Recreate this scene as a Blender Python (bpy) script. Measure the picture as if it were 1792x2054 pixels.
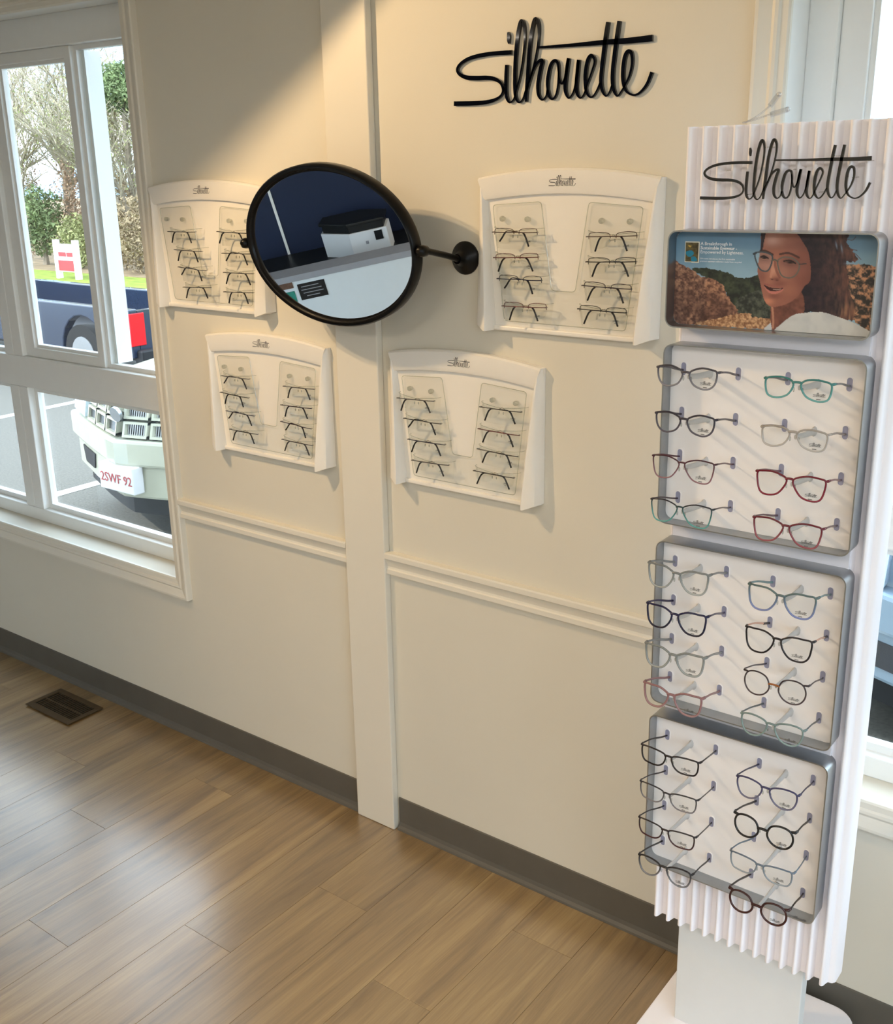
import bpy, bmesh, math, random
import numpy as np
from mathutils import Vector, Matrix
for o in list(bpy.data.objects): bpy.data.objects.remove(o)
scene = bpy.context.scene
COL = scene.collection
random.seed(7)
PI = math.pi

# ------------------------------------------------------------------ camera
cam_d = bpy.data.cameras.new('camera'); cam = bpy.data.objects.new('camera', cam_d); COL.objects.link(cam)
_r = Vector((0.79824026, 0.60213711, -0.01560087)); _u = Vector((-0.17523738, 0.25693275, 0.95040908)); _f = Vector((-0.57628495, 0.75592094, -0.310611))
_m = Matrix((_r, _u, -_f)).transposed().to_4x4(); _m.translation = (0.0, -2.0, 1.7996)
cam.matrix_world = _m
cam_d.sensor_fit = 'HORIZONTAL'; cam_d.sensor_width = 36.0; cam_d.lens = 36.0 * 2153.2 / 1792.0
cam_d.clip_start = 0.02; cam_d.clip_end = 300
scene.camera = cam

# ------------------------------------------------------------------ view
scene.view_settings.view_transform = 'Standard'
scene.view_settings.look = 'None'
scene.view_settings.exposure = 0.5
scene.view_settings.gamma = 1.0
scene.view_settings.use_curve_mapping = False
scene.cycles.transparent_max_bounces = 48

# ------------------------------------------------------------------ sky and sun
world = bpy.data.worlds.new('sky'); scene.world = world; world.use_nodes = True
wn = world.node_tree.nodes; wl = world.node_tree.links
for n in list(wn): wn.remove(n)
w_out = wn.new('ShaderNodeOutputWorld'); w_bg = wn.new('ShaderNodeBackground')
w_tc = wn.new('ShaderNodeTexCoord'); w_map = wn.new('ShaderNodeMapping'); w_map.inputs['Scale'].default_value = (2.2, 2.2, 5.0)
w_no = wn.new('ShaderNodeTexNoise'); w_no.inputs['Scale'].default_value = 2.2; w_no.inputs['Detail'].default_value = 6; w_no.inputs['Roughness'].default_value = 0.6
w_rp = wn.new('ShaderNodeValToRGB')
w_rp.color_ramp.elements[0].position = 0.42; w_rp.color_ramp.elements[0].color = (0.27, 0.50, 0.76, 1)
w_rp.color_ramp.elements[1].position = 0.60; w_rp.color_ramp.elements[1].color = (1.0, 1.0, 0.97, 1)
wl.new(w_tc.outputs['Generated'], w_map.inputs['Vector']); wl.new(w_map.outputs['Vector'], w_no.inputs['Vector'])
wl.new(w_no.outputs['Fac'], w_rp.inputs['Fac']); wl.new(w_rp.outputs['Color'], w_bg.inputs['Color'])
w_bg.inputs['Strength'].default_value = 4.4
wl.new(w_bg.outputs['Background'], w_out.inputs['Surface'])

sun_d = bpy.data.lights.new('sun', 'SUN'); sun_d.energy = 2.2; sun_d.angle = 0.02; sun_d.color = (1.0, 0.95, 0.86)
sun = bpy.data.objects.new('sun', sun_d); COL.objects.link(sun)
sun.rotation_euler = Vector((0.22, 0.75, -0.75)).to_track_quat('-Z', 'Y').to_euler()   # comes over the roof, falls on the car park
sun.location = (0, -6, 9)

# ------------------------------------------------------------------ helpers
ORG = {}
def lin(c):
    return tuple(((x/255.0)/12.92 if x/255.0 <= 0.04045 else ((x/255.0+0.055)/1.055)**2.4) for x in c)

def new_mat(name):
    m = bpy.data.materials.new(name); m.use_nodes = True
    nt = m.node_tree
    return m, nt, nt.nodes['Principled BSDF'], nt.nodes['Material Output']

def pmat(name, col, rough=0.5, metal=0.0, noise=0.04, nscale=30.0, bump=0.0, bscale=200.0, coat=0.0, spec=0.5, srgb=True):
    m, nt, b, out = new_mat(name)
    c = lin(col) if srgb else col
    N = nt.nodes; L = nt.links
    tc = N.new('ShaderNodeTexCoord')
    no = N.new('ShaderNodeTexNoise'); no.inputs['Scale'].default_value = nscale; no.inputs['Detail'].default_value = 4
    L.new(tc.outputs['Object'], no.inputs['Vector'])
    rp = N.new('ShaderNodeValToRGB')
    rp.color_ramp.elements[0].position = 0.3; rp.color_ramp.elements[1].position = 0.7
    rp.color_ramp.elements[0].color = tuple(max(0, x*(1-noise)) for x in c)+(1,)
    rp.color_ramp.elements[1].color = tuple(min(1, x*(1+noise)) for x in c)+(1,)
    L.new(no.outputs['Fac'], rp.inputs['Fac']); L.new(rp.outputs['Color'], b.inputs['Base Color'])
    b.inputs['Roughness'].default_value = rough; b.inputs['Metallic'].default_value = metal
    b.inputs['Specular IOR Level'].default_value = spec
    b.inputs['Coat Weight'].default_value = coat
    if bump > 0:
        n2 = N.new('ShaderNodeTexNoise'); n2.inputs['Scale'].default_value = bscale; n2.inputs['Detail'].default_value = 3
        L.new(tc.outputs['Object'], n2.inputs['Vector'])
        bp = N.new('ShaderNodeBump'); bp.inputs['Strength'].default_value = bump; bp.inputs['Distance'].default_value = 0.002
        L.new(n2.outputs['Fac'], bp.inputs['Height']); L.new(bp.outputs['Normal'], b.inputs['Normal'])
    return m

def clear_mat(name, tint=(1, 1, 1), gloss=0.9, rough=0.02, edge=0.0):
    # thin clear sheet: transparent with a fresnel reflection
    m, nt, b, out = new_mat(name); N = nt.nodes; L = nt.links
    N.remove(b)
    tr = N.new('ShaderNodeBsdfTransparent'); tr.inputs['Color'].default_value = (*tint, 1)
    gl = N.new('ShaderNodeBsdfGlossy'); gl.inputs['Roughness'].default_value = rough
    fr = N.new('ShaderNodeLayerWeight'); fr.inputs['Blend'].default_value = 0.5
    pw = N.new('ShaderNodeMath'); pw.operation = 'POWER'; pw.inputs[1].default_value = 4.0; L.new(fr.outputs['Facing'], pw.inputs[0])
    mu = N.new('ShaderNodeMath'); mu.operation = 'MULTIPLY_ADD'; mu.inputs[1].default_value = gloss; mu.inputs[2].default_value = edge+0.025
    L.new(pw.outputs['Value'], mu.inputs[0])
    mx = N.new('ShaderNodeMixShader'); L.new(mu.outputs['Value'], mx.inputs['Fac'])
    L.new(tr.outputs['BSDF'], mx.inputs[1]); L.new(gl.outputs['BSDF'], mx.inputs[2]); L.new(mx.outputs['Shader'], out.inputs['Surface'])
    return m

def frame_mat(name, top, bottom, alpha=1.0, z0=-0.026, z1=0.008, rough=0.22, mottled=0.0):
    # acetate that fades from one colour at the brow to another at the lower rim; alpha < 1 = see-through acetate
    m, nt, b, out = new_mat(name); N = nt.nodes; L = nt.links
    tc = N.new('ShaderNodeTexCoord'); sp = N.new('ShaderNodeSeparateXYZ'); L.new(tc.outputs['Object'], sp.inputs['Vector'])
    mr = N.new('ShaderNodeMapRange'); mr.inputs['From Min'].default_value = z0; mr.inputs['From Max'].default_value = z1
    L.new(sp.outputs['Z'], mr.inputs['Value'])
    rp = N.new('ShaderNodeValToRGB'); rp.color_ramp.elements[0].color = (*lin(bottom), 1); rp.color_ramp.elements[1].color = (*lin(top), 1)
    no = N.new('ShaderNodeTexNoise'); no.inputs['Scale'].default_value = 160; L.new(tc.outputs['Object'], no.inputs['Vector'])
    ad = N.new('ShaderNodeMath'); ad.operation = 'MULTIPLY_ADD'; ad.inputs[1].default_value = mottled*2.0+0.05; ad.inputs[2].default_value = -mottled-0.025
    L.new(no.outputs['Fac'], ad.inputs[0])
    ad2 = N.new('ShaderNodeMath'); ad2.operation = 'ADD'; L.new(ad.outputs['Value'], ad2.inputs[0]); L.new(mr.outputs['Result'], ad2.inputs[1])
    L.new(ad2.outputs['Value'], rp.inputs['Fac']); L.new(rp.outputs['Color'], b.inputs['Base Color'])
    b.inputs['Roughness'].default_value = rough
    if alpha < 1:
        tr = N.new('ShaderNodeBsdfTransparent'); tr.inputs['Color'].default_value = (*[min(1, x*0.3+0.7) for x in lin(top)], 1)
        mx = N.new('ShaderNodeMixShader'); mx.inputs['Fac'].default_value = alpha
        L.new(tr.outputs['BSDF'], mx.inputs[1]); L.new(b.outputs['BSDF'], mx.inputs[2]); L.new(mx.outputs['Shader'], out.inputs['Surface'])
    return m

def emit_mat(name, col, s):
    m, nt, b, out = new_mat(name); N = nt.nodes
    N.remove(b); e = N.new('ShaderNodeEmission'); e.inputs['Color'].default_value = (*col, 1); e.inputs['Strength'].default_value = s
    nt.links.new(e.outputs['Emission'], out.inputs['Surface']); return m

def crom(pts, per=6, closed=False):
    # Catmull-Rom resampling of a list of tuples (any dimension)
    P = [np.array(q, float) for q in pts]; n = len(P); out = []
    rng = range(n if closed else n-1)
    for i in rng:
        if closed: a, b, c, d = P[(i-1) % n], P[i], P[(i+1) % n], P[(i+2) % n]
        else: a, b, c, d = P[max(i-1, 0)], P[i], P[i+1], P[min(i+2, n-1)]
        for k in range(per):
            t = k/per
            out.append(0.5*((2*b)+(-a+c)*t+(2*a-5*b+4*c-d)*t*t+(-a+3*b-3*c+d)*t**3))
    if not closed: out.append(P[-1])
    return out

def rrect(x0, x1, z0, z1, r, n=5):
    pts = []
    for cx, cz, a0 in ((x1-r, z1-r, 0), (x0+r, z1-r, PI/2), (x0+r, z0+r, PI), (x1-r, z0+r, 1.5*PI)):
        for k in range(n+1):
            a = a0+PI/2*k/n; pts.append((cx+r*math.cos(a), cz+r*math.sin(a)))
    return pts

class MB:
    def __init__(s): s.v = []; s.f = []
    def add(s, vs, fs):
        b = len(s.v); s.v += [tuple(map(float, q)) for q in vs]; s.f += [tuple(b+i for i in q) for q in fs]; return s
    def box(s, x0, x1, y0, y1, z0, z1, M=None):
        vs = [(x, y, z) for z in (z0, z1) for y in (y0, y1) for x in (x0, x1)]
        if M is not None: vs = [tuple(M @ Vector(q)) for q in vs]
        return s.add(vs, [(0, 2, 3, 1), (4, 5, 7, 6), (0, 1, 5, 4), (2, 6, 7, 3), (0, 4, 6, 2), (1, 3, 7, 5)])
    @staticmethod
    def _p(ax, q, d):
        return (q[0], d, q[1]) if ax == 'y' else ((q[0], q[1], d) if ax == 'z' else (d, q[0], q[1]))
    def prism(s, poly, ax, a, b, M=None):
        n = len(poly); vs = [s._p(ax, q, a) for q in poly]+[s._p(ax, q, b) for q in poly]
        if M is not None: vs = [tuple(M @ Vector(q)) for q in vs]
        return s.add(vs, [tuple(range(n)), tuple(range(2*n-1, n-1, -1))]+[(i, i+n, (i+1) % n+n, (i+1) % n) for i in range(n)])
    def ring(s, outer, inner, ax, a, b):
        n = len(outer)
        vs = [s._p(ax, q, d) for d in (a, b) for o in (outer, inner) for q in o]
        fs = []
        for i in range(n):
            j = (i+1) % n
            fs += [(i, j, n+j, n+i), (2*n+i, 3*n+i, 3*n+j, 2*n+j), (i, 2*n+i, 2*n+j, j), (n+i, n+j, 3*n+j, 3*n+i)]
        return s.add(vs, fs)
    def tube(s, pts, r, n=8, closed=False, flat=1.0, up=None):
        # round (or flattened: radius*flat along the 'up'-perpendicular) tube along a path
        P = [Vector(tuple(map(float, q))) for q in pts]; m = len(P)
        R = r if isinstance(r, (list, tuple)) else [r]*m
        T = []
        for i in range(m):
            a = P[(i-1) % m] if (closed or i > 0) else P[i]; b = P[(i+1) % m] if (closed or i < m-1) else P[i]
            t = (b-a); T.append(t.normalized() if t.length > 1e-9 else Vector((0, 0, 1)))
        ref = Vector(up) if up else (Vector((0, 0, 1)) if abs(T[0].z) < 0.9 else Vector((0, 1, 0)))
        vs = []
        nrm = (ref-T[0]*ref.dot(T[0])).normalized()
        for i in range(m):
            if up: 
                q = ref-T[i]*ref.dot(T[i]); nrm = q.normalized() if q.length > 1e-4 else nrm
            else:
                q = nrm-T[i]*nrm.dot(T[i]); nrm = q.normalized() if q.length > 1e-6 else nrm
            bi = T[i].cross(nrm)
            for k in range(n):
                a = 2*PI*k/n; vs.append(P[i]+nrm*(R[i]*math.cos(a))+bi*(R[i]*flat*math.sin(a)))
        fs = []
        for i in range(m if closed else m-1):
            j = (i+1) % m
            for k in range(n):
                l = (k+1) % n; fs.append((i*n+k, i*n+l, j*n+l, j*n+k))
        if not closed: fs += [tuple(range(n-1, -1, -1)), tuple((m-1)*n+k for k in range(n))]
        return s.add(vs, fs)
    def ball(s, c, rx, ry, rz, n=8, m=5):
        vs = [(c[0], c[1], c[2]-rz)]; fs = []
        for i in range(1, m):
            a = -PI/2+PI*i/m
            for k in range(n):
                b = 2*PI*k/n; vs.append((c[0]+rx*math.cos(a)*math.cos(b), c[1]+ry*math.cos(a)*math.sin(b), c[2]+rz*math.sin(a)))
        vs.append((c[0], c[1], c[2]+rz)); t = len(vs)-1
        for k in range(n):
            l = (k+1) % n; fs.append((0, 1+l, 1+k)); fs.append((t, 1+(m-2)*n+k, 1+(m-2)*n+l))
            for i in range(m-2): fs.append((1+i*n+k, 1+i*n+l, 1+(i+1)*n+l, 1+(i+1)*n+k))
        return s.add(vs, fs)
    def mesh(s, name, mat, smooth=False, origin=(0, 0, 0), recalc=True, bevel=0):
        me = bpy.data.meshes.new(name)
        ox, oy, oz = origin
        me.from_pydata([(x-ox, y-oy, z-oz) for x, y, z in s.v], [], s.f)
        if recalc or bevel:
            bm = bmesh.new(); bm.from_mesh(me)
            if recalc: bmesh.ops.recalc_face_normals(bm, faces=bm.faces)
            if bevel:
                bmesh.ops.bevel(bm, geom=[e for e in bm.edges if e.is_manifold and e.calc_face_angle(0) > 0.6], offset=bevel, segments=2, affect='EDGES', profile=0.5)
            bm.to_mesh(me); bm.free()
        if smooth:
            for pl in me.polygons: pl.use_smooth = True
            if smooth == 'auto':
                try: me.set_sharp_from_angle(angle=0.7)
                except Exception: pass
        if mat: me.materials.append(mat)
        return me
    def build(s, name, mat, parent=None, smooth=False, local=False, recalc=True, bevel=0, loc=None):
        org = (0, 0, 0)
        if parent is not None and not local: org = ORG.get(parent.name, (0, 0, 0))
        if parent is None and loc is not None and not local: org = loc
        o = bpy.data.objects.new(name, s.mesh(name, mat, smooth, org, recalc, bevel)); COL.objects.link(o)
        if parent is not None: o.parent = parent; ORG[o.name] = ORG.get(parent.name, (0, 0, 0))
        elif loc is not None: o.location = loc; ORG[o.name] = tuple(loc)
        return o

def tag(o, label=None, cat=None, group=None, kind=None):
    if label: o['label'] = label
    if cat: o['category'] = cat
    if group: o['group'] = group
    if kind: o['kind'] = kind
    return o
def thing(name, loc, label=None, cat=None, group=None, kind=None, rot=(0, 0, 0)):
    o = bpy.data.objects.new(name, None); COL.objects.link(o); o.location = loc; o.rotation_euler = rot
    o.empty_display_size = 0.05
    ORG[o.name] = tuple(loc); tag(o, label, cat, group, kind); return o
def inst(name, me, parent, loc=(0, 0, 0), rot=(0, 0, 0), scale=None):
    o = bpy.data.objects.new(name, me); COL.objects.link(o); o.parent = parent; o.location = loc; o.rotation_euler = rot
    if scale: o.scale = scale
    ORG[o.name] = ORG.get(parent.name, (0, 0, 0)); return o
def text_mesh(s, size, mat, extrude=0.0, name='lettering', align='LEFT', spacing=1.0, bold=0.0):
    cu = bpy.data.curves.new(name, 'FONT'); cu.body = s; cu.size = size; cu.extrude = extrude; cu.align_x = align; cu.resolution_u = 2
    cu.space_character = spacing; cu.offset = bold
    t = bpy.data.objects.new(name, cu); COL.objects.link(t)
    dg = bpy.context.evaluated_depsgraph_get(); me = bpy.data.meshes.new_from_object(t.evaluated_get(dg))
    bpy.data.objects.remove(t); bpy.data.curves.remove(cu)
    me.materials.clear(); me.materials.append(mat); return me

# ------------------------------------------------------------------ script logo, traced as pen strokes (x, y, pen width) on a flat sheet
LOGO = [
 [(0.3157,0.2076,0.0213),(0.2333,0.2092,0.0200),(0.1536,0.2061,0.0200),(0.0871,0.1965,0.0187),(0.0405,0.1780,0.0160),(0.0206,0.1555,0.0147),(0.0339,0.1344,0.0173),(0.0728,0.1187,0.0213),(0.1309,0.1128,0.0227),(0.1896,0.1108,0.0213),(0.2332,0.1018,0.0187),(0.2620,0.0831,0.0147),(0.2714,0.0560,0.0100),(0.2620,0.0336,0.0120),(0.2331,0.0182,0.0160),(0.1819,0.0091,0.0200),(0.1151,0.0073,0.0220),(0.0000,0.0103,0.0227)],
 [(0.2985,0.2902,0.0093),(0.3014,0.2754,0.0180),(0.3014,0.2566,0.0160),(0.3036,0.2435,0.0080)],
 [(0.2911,0.1585,0.0173),(0.2884,0.1104,0.0193),(0.2878,0.0552,0.0180),(0.2937,0.0205,0.0160),(0.3095,0.0021,0.0093),(0.3293,0.0146,0.0080),(0.3447,0.0525,0.0087),(0.3653,0.1171,0.0093),(0.3800,0.1974,0.0100),(0.3856,0.2666,0.0113),(0.3804,0.3121,0.0160),(0.3658,0.3275,0.0200),(0.3502,0.2798,0.0200),(0.3396,0.2000,0.0200),(0.3351,0.1188,0.0200),(0.3355,0.0530,0.0180),(0.3421,0.0184,0.0147),(0.3591,0.0000,0.0080),(0.3773,0.0136,0.0073),(0.3952,0.0556,0.0080),(0.4183,0.1034,0.0087),(0.4408,0.1721,0.0093),(0.4561,0.2508,0.0113),(0.4554,0.3078,0.0160),(0.4375,0.3302,0.0200),(0.4204,0.2799,0.0200),(0.4102,0.2115,0.0200),(0.4041,0.1312,0.0200),(0.3985,0.0663,0.0187),(0.3950,0.0018,0.0133)],
 [(0.4008,0.0444,0.0067),(0.4170,0.0926,0.0087),(0.4371,0.1390,0.0120),(0.4600,0.1623,0.0160),(0.4777,0.1634,0.0173),(0.4686,0.1329,0.0200),(0.4571,0.0797,0.0200),(0.4569,0.0417,0.0187),(0.4634,0.0197,0.0147),(0.4800,0.0059,0.0087),(0.4969,0.0182,0.0080),(0.5053,0.0448,0.0133),(0.5047,0.0826,0.0187),(0.5160,0.1355,0.0187),(0.5330,0.1578,0.0173),(0.5531,0.1534,0.0147),(0.5606,0.1116,0.0120),(0.5576,0.0584,0.0113),(0.5476,0.0213,0.0107),(0.5317,0.0069,0.0107),(0.5153,0.0184,0.0147),(0.5053,0.0448,0.0173)],
 [(0.5561,0.1384,0.0093),(0.5637,0.0902,0.0093),(0.5748,0.0672,0.0093),(0.5840,0.0731,0.0093),(0.5966,0.1043,0.0120),(0.6077,0.1658,0.0173),(0.6002,0.1200,0.0200),(0.5935,0.0620,0.0193),(0.5969,0.0298,0.0160),(0.6120,0.0077,0.0087),(0.6276,0.0188,0.0080),(0.6401,0.0458,0.0087),(0.6494,0.0908,0.0120),(0.6568,0.1564,0.0173),(0.6523,0.1065,0.0200),(0.6484,0.0539,0.0193),(0.6545,0.0218,0.0153),(0.6713,0.0051,0.0080),(0.6878,0.0213,0.0080),(0.7046,0.0642,0.0087),(0.7250,0.1128,0.0100),(0.7347,0.1485,0.0120),(0.7188,0.1691,0.0160),(0.7026,0.1546,0.0193),(0.6929,0.1146,0.0193),(0.6916,0.0675,0.0187),(0.6979,0.0304,0.0153),(0.7147,0.0085,0.0093),(0.7308,0.0088,0.0087),(0.7481,0.0301,0.0087),(0.7636,0.0612,0.0093)],
 [(0.7921,0.2912,0.0187),(0.7834,0.2373,0.0207),(0.7757,0.1716,0.0207),(0.7694,0.1154,0.0200),(0.7667,0.0637,0.0187),(0.7768,0.0266,0.0147),(0.7933,0.0076,0.0080),(0.8081,0.0200,0.0080),(0.8196,0.0480,0.0093)],
 [(0.8438,0.2910,0.0187),(0.8356,0.2335,0.0207),(0.8276,0.1682,0.0207),(0.8216,0.1124,0.0200),(0.8216,0.0608,0.0187),(0.8311,0.0241,0.0147),(0.8475,0.0052,0.0080),(0.8642,0.0225,0.0080),(0.8818,0.0474,0.0093),(0.9000,0.0823,0.0113),(0.9097,0.1275,0.0133),(0.9050,0.1657,0.0160),(0.8889,0.1733,0.0187),(0.8756,0.1550,0.0193),(0.8692,0.1147,0.0193),(0.8698,0.0686,0.0180),(0.8806,0.0321,0.0147),(0.8999,0.0131,0.0100),(0.9278,0.0051,0.0093),(0.9564,0.0182,0.0120),(0.9822,0.0474,0.0147),(1.0000,0.0889,0.0160)],
 [(0.4566,0.2179,0.0107),(0.6163,0.2154,0.0160),(0.7761,0.2155,0.0227),(0.8993,0.2138,0.0267),(0.9962,0.2158,0.0294)]]
def logo_strokes(mb, place, width, depth=0.0, per=4, strokes=None, bold=1.0):
    """place(u, v, d) -> point; u, v in metres on the sheet, d out of the sheet"""
    for si, st in enumerate(LOGO):
        if strokes is not None and si not in strokes: continue
        P = crom(st, per)
        n = len(P); Lf = []; Rt = []
        for i in range(n):
            a = P[max(i-1, 0)]; b = P[min(i+1, n-1)]; t = np.array([b[0]-a[0], b[1]-a[1]]); t /= (np.hypot(*t)+1e-9)
            nn = np.array([-t[1], t[0]])*P[i][2]*0.5*bold
            Lf.append(((P[i][0]+nn[0])*width, (P[i][1]+nn[1])*width)); Rt.append(((P[i][0]-nn[0])*width, (P[i][1]-nn[1])*width))
        if depth > 0:
            vs = [place(*q, depth) for q in Lf]+[place(*q, depth) for q in Rt]+[place(*q, 0) for q in Lf]+[place(*q, 0) for q in Rt]
            fs = []
            for i in range(n-1):
                fs += [(i, i+1, n+i+1, n+i), (2*n+i, 3*n+i, 3*n+i+1, 2*n+i+1), (i, 2*n+i, 2*n+i+1, i+1), (n+i, n+i+1, 3*n+i+1, 3*n+i)]
            fs += [(0, n, 3*n, 2*n), (n-1, 3*n-1, 4*n-1, 2*n-1)]
        else:
            vs = [place(*q, 0) for q in Lf]+[place(*q, 0) for q in Rt]; fs = [(i, i+1, n+i+1, n+i) for i in range(n-1)]
        mb.add(vs, fs)

# ------------------------------------------------------------------ materials
M = {}
M['wall'] = pmat('painted_wall', (220, 215, 201), 0.62, noise=0.015, nscale=3, bump=0.08, bscale=350)
M['trim'] = pmat('painted_trim', (227, 222, 209), 0.42, noise=0.01, nscale=8)
M['vinyl'] = pmat('white_vinyl', (238, 239, 236), 0.35, noise=0.01)
M['ceiling'] = pmat('ceiling_white', (235, 232, 224), 0.8, noise=0.02)
M['base'] = pmat('grey_cove_base', (92, 88, 80), 0.5, noise=0.05, nscale=12)
M['plastic'] = pmat('white_plastic', (240, 236, 228), 0.34, noise=0.008)
M['stand_white'] = pmat('stand_white', (250, 247, 252), 0.42, noise=0.008)
M['stand_shaded'] = pmat('stand_shaded', (222, 224, 224), 0.45, noise=0.008)  # stand white greyed for the shade the ribbed panel throws on the column
M['stand_gloss'] = pmat('stand_gloss', (226, 226, 236), 0.18, noise=0.008)
M['alu'] = pmat('brushed_aluminium', (164, 168, 171), 0.32, 1.0, noise=0.04, nscale=60)
M['tray'] = pmat('tray_white', (246, 243, 244), 0.55, noise=0.008)
M['slot'] = pmat('slot_lilac', (150, 152, 178), 0.6, noise=0.02)
M['peg'] = pmat('grey_peg', (196, 194, 192), 0.4, noise=0.02)
M['gloss_black'] = pmat('gloss_black', (6, 8, 16), 0.06, noise=0.1, coat=0.5)
M['ink'] = pmat('ink_dark', (40, 40, 46), 0.5, noise=0.05)
M['ink_grey'] = pmat('ink_grey', (96, 96, 98), 0.5, noise=0.05)
M['iron'] = pmat('black_iron', (16, 15, 15), 0.32, 0.6, noise=0.1, nscale=80)
M['acrylic'] = clear_mat('clear_acrylic', (0.994, 0.994, 0.985), 0.8, 0.03, 0.0)
M['acrylic_edge'] = clear_mat('acrylic_edge', (0.80, 0.82, 0.78), 0.6, 0.05, 0.08)
M['lens'] = clear_mat('lens', (0.975, 0.98, 0.975), 0.7, 0.02, 0.0)
M['pane'] = clear_mat('window_pane', (0.97, 0.99, 0.99), 0.7, 0.0, 0.0)
M['silver'] = pmat('silver_metal', (200, 198, 192), 0.22, 1.0, noise=0.03)
M['white_ink'] = pmat('white_ink', (236, 240, 244), 0.6, noise=0.01)
_m, _nt, _b, _o = new_mat('mirror_glass'); _b.inputs['Metallic'].default_value = 1.0; _b.inputs['Roughness'].default_value = 0.0; _b.inputs['Base Color'].default_value = (0.90, 0.93, 0.93, 1); M['mirror'] = _m

def plank_mat():
    m, nt, b, out = new_mat('vinyl_plank_oak'); N = nt.nodes; L = nt.links
    tc = N.new('ShaderNodeTexCoord'); oi = N.new('ShaderNodeObjectInfo')
    cb = N.new('ShaderNodeCombineXYZ'); mul = N.new('ShaderNodeMath'); mul.operation = 'MULTIPLY'; mul.inputs[1].default_value = 37.0
    L.new(oi.outputs['Random'], mul.inputs[0]); L.new(mul.outputs['Value'], cb.inputs['X']); L.new(mul.outputs['Value'], cb.inputs['Z'])
    ad = N.new('ShaderNodeVectorMath'); ad.operation = 'ADD'; L.new(tc.outputs['Object'], ad.inputs[0]); L.new(cb.outputs['Vector'], ad.inputs[1])
    mp = N.new('ShaderNodeMapping'); mp.inputs['Scale'].default_value = (11, 0.9, 1); L.new(ad.outputs['Vector'], mp.inputs['Vector'])
    n1 = N.new('ShaderNodeTexNoise'); n1.inputs['Scale'].default_value = 1.6; n1.inputs['Detail'].default_value = 7; n1.inputs['Distortion'].default_value = 0.7; n1.inputs['Roughness'].default_value = 0.6
    L.new(mp.outputs['Vector'], n1.inputs['Vector'])
    mp2 = N.new('ShaderNodeMapping'); mp2.inputs['Scale'].default_value = (90, 3.0, 1); L.new(ad.outputs['Vector'], mp2.inputs['Vector'])
    n2 = N.new('ShaderNodeTexNoise'); n2.inputs['Scale'].default_value = 2.5; n2.inputs['Detail'].default_value = 4; L.new(mp2.outputs['Vector'], n2.inputs['Vector'])
    rp = N.new('ShaderNodeValToRGB'); e = rp.color_ramp.elements
    e[0].position = 0.28; e[0].color = (*lin((112, 86, 50)), 1); e[1].position = 0.74; e[1].color = (*lin((176, 148, 98)), 1)
    k = rp.color_ramp.elements.new(0.5); k.color = (*lin((148, 119, 74)), 1)
    L.new(n1.outputs['Fac'], rp.inputs['Fac'])
    mx = N.new('ShaderNodeMix'); mx.data_type = 'RGBA'; mx.blend_type = 'MULTIPLY'; mx.inputs['Factor'].default_value = 0.35
    r2 = N.new('ShaderNodeValToRGB'); r2.color_ramp.elements[0].position = 0.35; r2.color_ramp.elements[0].color = (0.62, 0.55, 0.48, 1); r2.color_ramp.elements[1].position = 0.6; r2.color_ramp.elements[1].color = (1, 1, 1, 1)
    L.new(n2.outputs['Fac'], r2.inputs['Fac']); L.new(rp.outputs['Color'], mx.inputs['A']); L.new(r2.outputs['Color'], mx.inputs['B'])
    hs = N.new('ShaderNodeHueSaturation'); vm = N.new('ShaderNodeMapRange'); vm.inputs['To Min'].default_value = 0.86; vm.inputs['To Max'].default_value = 1.10
    L.new(oi.outputs['Random'], vm.inputs['Value']); L.new(vm.outputs['Result'], hs.inputs['Value']); L.new(mx.outputs['Result'], hs.inputs['Color'])
    L.new(hs.outputs['Color'], b.inputs['Base Color'])
    b.inputs['Roughness'].default_value = 0.42; b.inputs['Specular IOR Level'].default_value = 0.8; b.inputs['Coat Weight'].default_value = 1.0; b.inputs['Coat Roughness'].default_value = 0.26; b.inputs['Coat IOR'].default_value = 2.2
    bp = N.new('ShaderNodeBump'); bp.inputs['Strength'].default_value = 0.12; bp.inputs['Distance'].default_value = 0.001
    L.new(n2.outputs['Fac'], bp.inputs['Height']); L.new(bp.outputs['Normal'], b.inputs['Normal'])
    return m
M['plank'] = plank_mat()
M['subfloor'] = pmat('plank_joint', (112, 86, 58), 0.8, noise=0.05)

# ================================================================== THE ROOM
RX0, RX1, RY0, CZ = -5.6, 1.7, -4.4, 2.45
WT = 0.20                                     # main wall thickness; inner face at y = 0
WIN1 = (-4.62, -2.592); WIN2 = (-0.752, 1.25)  # openings of the two windows
WZ0, WZ1 = 0.56, 2.238

mb = MB()
for x0, x1, z0, z1 in ((RX0, WIN1[0], -0.4, CZ), (WIN1[1], WIN2[0], -0.4, CZ), (WIN2[1], RX1, -0.4, CZ),
                       (WIN1[0], WIN1[1], -0.4, WZ0), (WIN1[0], WIN1[1], WZ1, CZ), (WIN2[0], WIN2[1], -0.4, WZ0), (WIN2[0], WIN2[1], WZ1, CZ)):
    mb.box(x0, x1, 0, WT, z0, z1)
tag(mb.build('wall_front', M['wall'], recalc=False), 'off-white painted wall behind the displays and mirror', kind='structure')
tag(MB().box(RX0-0.12, RX0, RY0, WT, -0.4, CZ).build('wall_left', M['wall'], loc=(RX0, 0, 0)), 'off-white painted wall at the far left end of the room', kind='structure')
W3 = (-2.75, -0.55, 0.35, 2.20)              # opening in the right wall: y0, y1, z0, z1
mb = MB()
for y0, y1, z0, z1 in ((RY0, W3[0], -0.4, CZ), (W3[1], WT, -0.4, CZ), (W3[0], W3[1], -0.4, W3[2]), (W3[0], W3[1], W3[3], CZ)): mb.box(RX1, RX1+0.12, y0, y1, z0, z1)
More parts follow.
